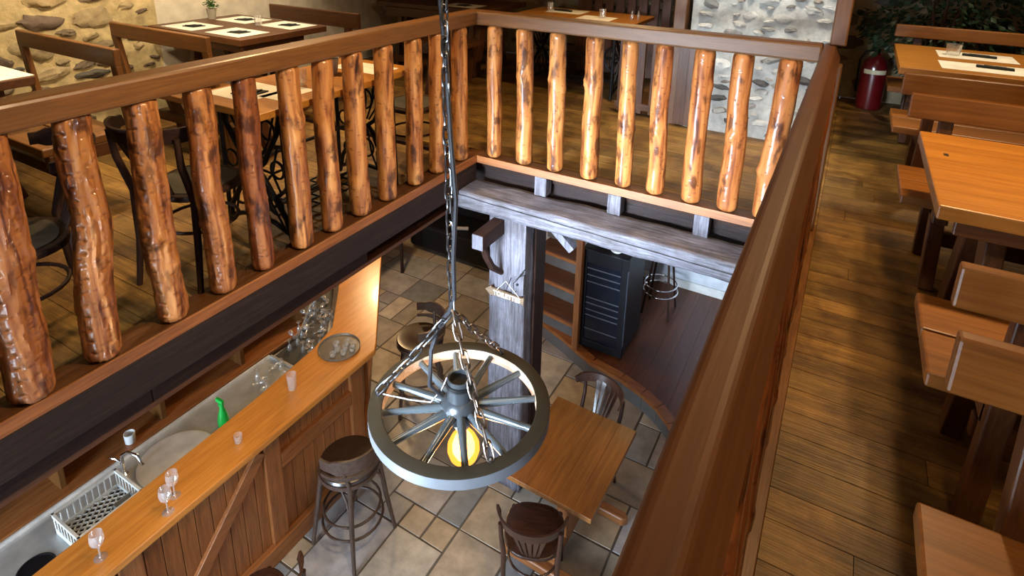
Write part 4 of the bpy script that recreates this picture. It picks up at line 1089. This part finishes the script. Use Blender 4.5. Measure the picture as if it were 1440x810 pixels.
mat_(-1.55, 2.15, 0, 'white placemat on the dark table in the back left room', 'placemats on the back left table', .2, .14)
nap(-1.55, 2.15, .0, 'black napkin on the placemat of the back left table', None, False)
mb = MB(); mb.lathe([(.012, 0), (.016, .01), (.014, .05), (.008, .06), (.01, .075), (0, .08)], seg=14); sk = mb.build('salt_shaker', GLASS); tag(sk, 'glass salt shaker, left of the pair beyond the back railing', 'shaker', 'salt and pepper shakers', (.28, 2.30, UF + .751))
o = sk.copy(); COL.objects.link(o); tag(o, 'glass pepper shaker, right of the pair beyond the back railing', 'shaker', 'salt and pepper shakers', (.33, 2.34, UF + .751))
def small_plant(loc, label, seed):
    t = thing('potted_plant', label, 'plant', loc); R = random.Random(seed)
    mb = MB(); mb.lathe([(.030, 0), (.042, .08), (.044, .09), (.038, .09), (.035, .075), (0, .075)], seg=20); mb.build('pot', CERAM, t)
    mb = MB()
    for i in range(70):
        a = R.uniform(0, 2 * PI); el = R.uniform(.1, 1.4); r = R.uniform(.02, .07)
        c = V((r * math.cos(a) * math.cos(el), r * math.sin(a) * math.cos(el), .10 + r * math.sin(el)))
        g = R.uniform(.6, 1.3); mb.col = (.05 * g, .12 * g, .03 * g)
        M = Matrix.Rotation(a, 3, 'Z') @ Matrix.Rotation(R.uniform(-.8, .8), 3, 'Y')
        mb.blob(c, (.014, .009, .003), M, 6, 4)
    mb.build('foliage', LEAF, t)
small_plant((-2.78, .02, UF + .75), 'small potted green plant on the dark table against the white wall', 1)
small_plant((-.44, -.86, UF + .75), 'small potted succulent on the treadle table behind the logs', 2)

# ------------------------------------------------------------------ divider beyond the back railing
mb = MB(); mb.box(.86, .96, 1.60, 1.70, UF, 2.35); tag(mb.build('wooden_post', W['railZ'], bevel=.008), 'square brown post at the end of the pale stone wall', 'post')
dv = thing('slatted_divider', 'dark slatted wooden divider beside the post beyond the back railing', 'divider', (0, 0, UF))
for i, x in enumerate((.44, .585, .73, .985, 1.06)):
    mb = MB(); yy = 1.70 if x < .9 else 1.58
    mb.box(x - .042, x + .042, yy - .015, yy + .015, .02, .78); mb.build('slat', W['midZ'], dv, bevel=.003)
for z in (.70, .05):
    mb = MB(); mb.box(.38, .855, 1.68, 1.72, z, z + .06); mb.build('rail', W['midX'], dv, bevel=.003)
sb = thing('slatted_bench', 'tall slatted wooden screen behind the table beyond the railing', 'screen', (0, 0, UF))
for z in (1.02, .30):
    mb = MB(); mb.box(-.5, .62, 2.96, 3.0, z, z + .06); mb.build('rail', W['midX'], sb, bevel=.003)
for i in range(9):
    x = -.44 + .125 * i
    mb = MB(); mb.box(x - .045, x + .045, 2.93, 2.955, .04, 1.06); mb.build('slat', W['midZ'], sb, bevel=.003)
for x in (-.52, .64):
    mb = MB(); mb.box(x - .03, x + .03, 2.93, 3.0, 0, 1.12); mb.build('post', W['midZ'], sb, bevel=.003)

# ------------------------------------------------------------------ extinguisher and big plant
fe = thing('fire_extinguisher', 'red fire extinguisher with pale label on the floor by the plant', 'fire extinguisher', (2.37, 3.13, UF))
mb = MB(); mb.lathe([(.085, 0), (.105, .008), (.108, .03), (.108, .40), (.09, .46), (.05, .50), (.03, .51), (.03, .53), (0, .53)], seg=36); mb.build('cylinder', RED, fe)
mb = MB(); mb.lathe([(.1095, .345), (.1095, .385)], seg=36)
mb.f = [f for f in mb.f[:36]]; mb.sm = mb.sm[:36]; mb.mi = mb.mi[:36]; mb.c = mb.c[:36]
mb.f = [f for k, f in enumerate(mb.f) if 22 <= k <= 32]; mb.sm = mb.sm[:len(mb.f)]; mb.mi = mb.mi[:len(mb.f)]; mb.c = mb.c[:len(mb.f)]
mb.build('label_band', CREAM, fe)
mb = MB(); mb.lathe([(.022, .52), (.022, .56), (.03, .57), (0, .58)], seg=16); mb.build('valve', BLACK, fe)
mb = MB(); mb.bar((-.02, 0, .575), (.10, 0, .60), .02, .012); mb.build('handle', BLACK, fe)
mb = MB(); mb.tube([(-.02, 0, .55), (-.09, -.01, .54), (-.13, -.01, .45), (-.125, 0, .15)], .010, 8); mb.build('hose', BLACK, fe)
pl = thing('indoor_tree', 'large dark leafy indoor plant by the stone wall at the end of the aisle', 'plant', (2.80, 2.99, UF))
mb = MB(); mb.lathe([(.14, 0), (.18, .28), (.19, .30), (.17, .30), (.16, .26), (0, .26)], seg=28); mb.build('pot', plain('dark pot', (.03, .025, .02), .6), pl)
mb = MB()
for k in range(3): mb.tube([(.03 * k - .03, 0, .26), (.05 * k - .05, .02, .7), (.14 * k - .14, .0, 1.3)], [.022, .018, .010], 8)
mb.build('trunk', W['midZ'], pl)
mb = MB(); R5 = random.Random(8)
for i in range(2600):
    th = R5.uniform(0, 2 * PI); 
    while True:
        q = V((R5.uniform(-1, 1), R5.uniform(-1, 1), R5.uniform(-1, 1)))
        if .3 < q.length < 1: break
    c = V((.02 + q.x * .66, q.y * .34, 1.05 + q.z * .72))
    if noise.noise(c * 3.3) < -.22: continue
    g = R5.uniform(.5, 1.4); mb.col = (.022 * g, .050 * g, .020 * g)
    d = (q + V((R5.uniform(-.6, .6), R5.uniform(-.6, .6), R5.uniform(-.9, .2)))).normalized()
    s = d.cross(V((R5.uniform(-1, 1), R5.uniform(-1, 1), 1))).normalized(); l = R5.uniform(.05, .09); w = l * .28; nn_ = d.cross(s)
    mb.add([c, c + d * l * .5 + s * w, c + d * l - nn_ * l * .2, c + d * l * .5 - s * w, c + d * l * .5 + nn_ * w * .3], [(0, 1, 4), (1, 2, 4), (2, 3, 4), (3, 0, 4)], True)
mb.build('foliage', LEAF, pl)

# ------------------------------------------------------------------ camera
cam = bpy.data.cameras.new('camera'); co = bpy.data.objects.new('camera', cam); COL.objects.link(co); scene.camera = co
cam.sensor_width = 36; cam.sensor_fit = 'HORIZONTAL'; cam.lens = 850.2912 / 1440 * 36; cam.shift_y = -(405 - 149.0589) / 1440
cam.clip_start = .02
fw = V((-0.46866856, 0.83627434, -0.28459622)); rt = V((0.86931809, 0.49386352, 0.01961843)); u_ = V((-0.15695808, 0.2382101, 0.95844672))
co.matrix_world = Matrix(((rt.x, u_.x, -fw.x, 2.1285), (rt.y, u_.y, -fw.y, -3.3118), (rt.z, u_.z, -fw.z, 1.5307), (0, 0, 0, 1)))

# ------------------------------------------------------------------ lights
def area(name, loc, to, sx, sy, e, c, spread=PI):
    d = bpy.data.lights.new(name, 'AREA'); d.shape = 'RECTANGLE'; d.size = sx; d.size_y = sy; d.energy = e; d.color = c; d.spread = spread
    o = bpy.data.objects.new(name, d); COL.objects.link(o); o.location = loc
    o.rotation_euler = (V(to) - V(loc)).to_track_quat('-Z', 'Y').to_euler(); return o
def spot(name, loc, to, e, c, ang=90, blend=.6, r=.06):
    d = bpy.data.lights.new(name, 'SPOT'); d.energy = e; d.color = c; d.spot_size = math.radians(ang); d.spot_blend = blend; d.shadow_soft_size = r
    o = bpy.data.objects.new(name, d); COL.objects.link(o); o.location = loc
    o.rotation_euler = (V(to) - V(loc)).to_track_quat('-Z', 'Y').to_euler(); return o
def point(name, loc, e, c, r=.08):
    d = bpy.data.lights.new(name, 'POINT'); d.energy = e; d.color = c; d.shadow_soft_size = r
    o = bpy.data.objects.new(name, d); COL.objects.link(o); o.location = loc; return o
cool = (.66, .83, 1.0); warm = (1, .66, .32); wm2 = (1, .78, .5)
area('window daylight', (-.35, -5.30, -1.35), (.5, 0, -1.3), 2.3, 1.4, 285, cool)
area('upper cool fill', (.7, -5.2, 1.0), (1.05, 0, -.2), 1.4, .7, 32, (.70, .84, 1.0), math.radians(33))  # cool light added to brighten the beam top; no window modelled here
spot('spot left wall', (-1.6, -1.4, 2.25), (-2.6, -1.4, .6), 100, wm2, 120)
spot('spot left table', (-.9, -.6, 2.25), (-.5, -1.0, 0), 80, warm, 110)
spot('spot back left', (-2.0, .6, 2.25), (-2.4, 0, .7), 60, wm2, 110)
spot('spot back', (.5, 1.6, 2.25), (.4, 1.2, 0), 60, warm, 120)
spot('spot stone wall', (1.5, .9, 2.25), (1.5, 1.6, .4), 60, (1, .93, .8), 80)
spot('spot near right table', (2.75, -.5, 2.25), (2.80, -.6, 0), 55, warm, 62)
spot('spot far right table', (3.0, 1.7, 2.25), (2.95, 1.8, 0), 60, wm2, 80)
spot('spot aisle', (2.45, -.5, 2.25), (2.4, -.9, 0), 46, warm, 150, r=.1)
spot('fill left railing', (1.75, -2.0, 2.1), (-.1, -1.55, .35), 128, (1, .74, .44), 82, r=.12)  # added warm fill aimed at the left rail and logs
spot('fill near benches', (2.75, -3.4, 2.25), (2.8, -1.9, .2), 34, warm, 80, r=.1)  # warm fill added for the bench faces turned to the camera
spot('spot bar', (-.30, -1.9, -.42), (-.9, -1.6, -1.6), 22, (1, .80, .55), 155, r=.15)
spot('fill bar end', (-1.0, -.55, -.42), (-1.0, -.45, -1.5), 11, warm, 150, r=.2)  # added to brighten the counter end and its glasses
point('lamp far lower room', (-1.8, .9, -.6), 42, warm)
point('lamp stairs', (.9, 1.2, -.6), 3, warm)
spot('spot lower table', (1.5, -.6, 2.2), (1.0, -.35, -1.8), 26, wm2, 42)
w = bpy.data.worlds.new('world'); scene.world = w; w.use_nodes = True
w.node_tree.nodes['Background'].inputs[0].default_value = (.5, .6, .8, 1); w.node_tree.nodes['Background'].inputs[1].default_value = .3
scene.view_settings.view_transform = 'Standard'; scene.view_settings.look = 'None'
scene.view_settings.exposure = 0.95; scene.view_settings.gamma = 1.0; scene.view_settings.use_curve_mapping = False
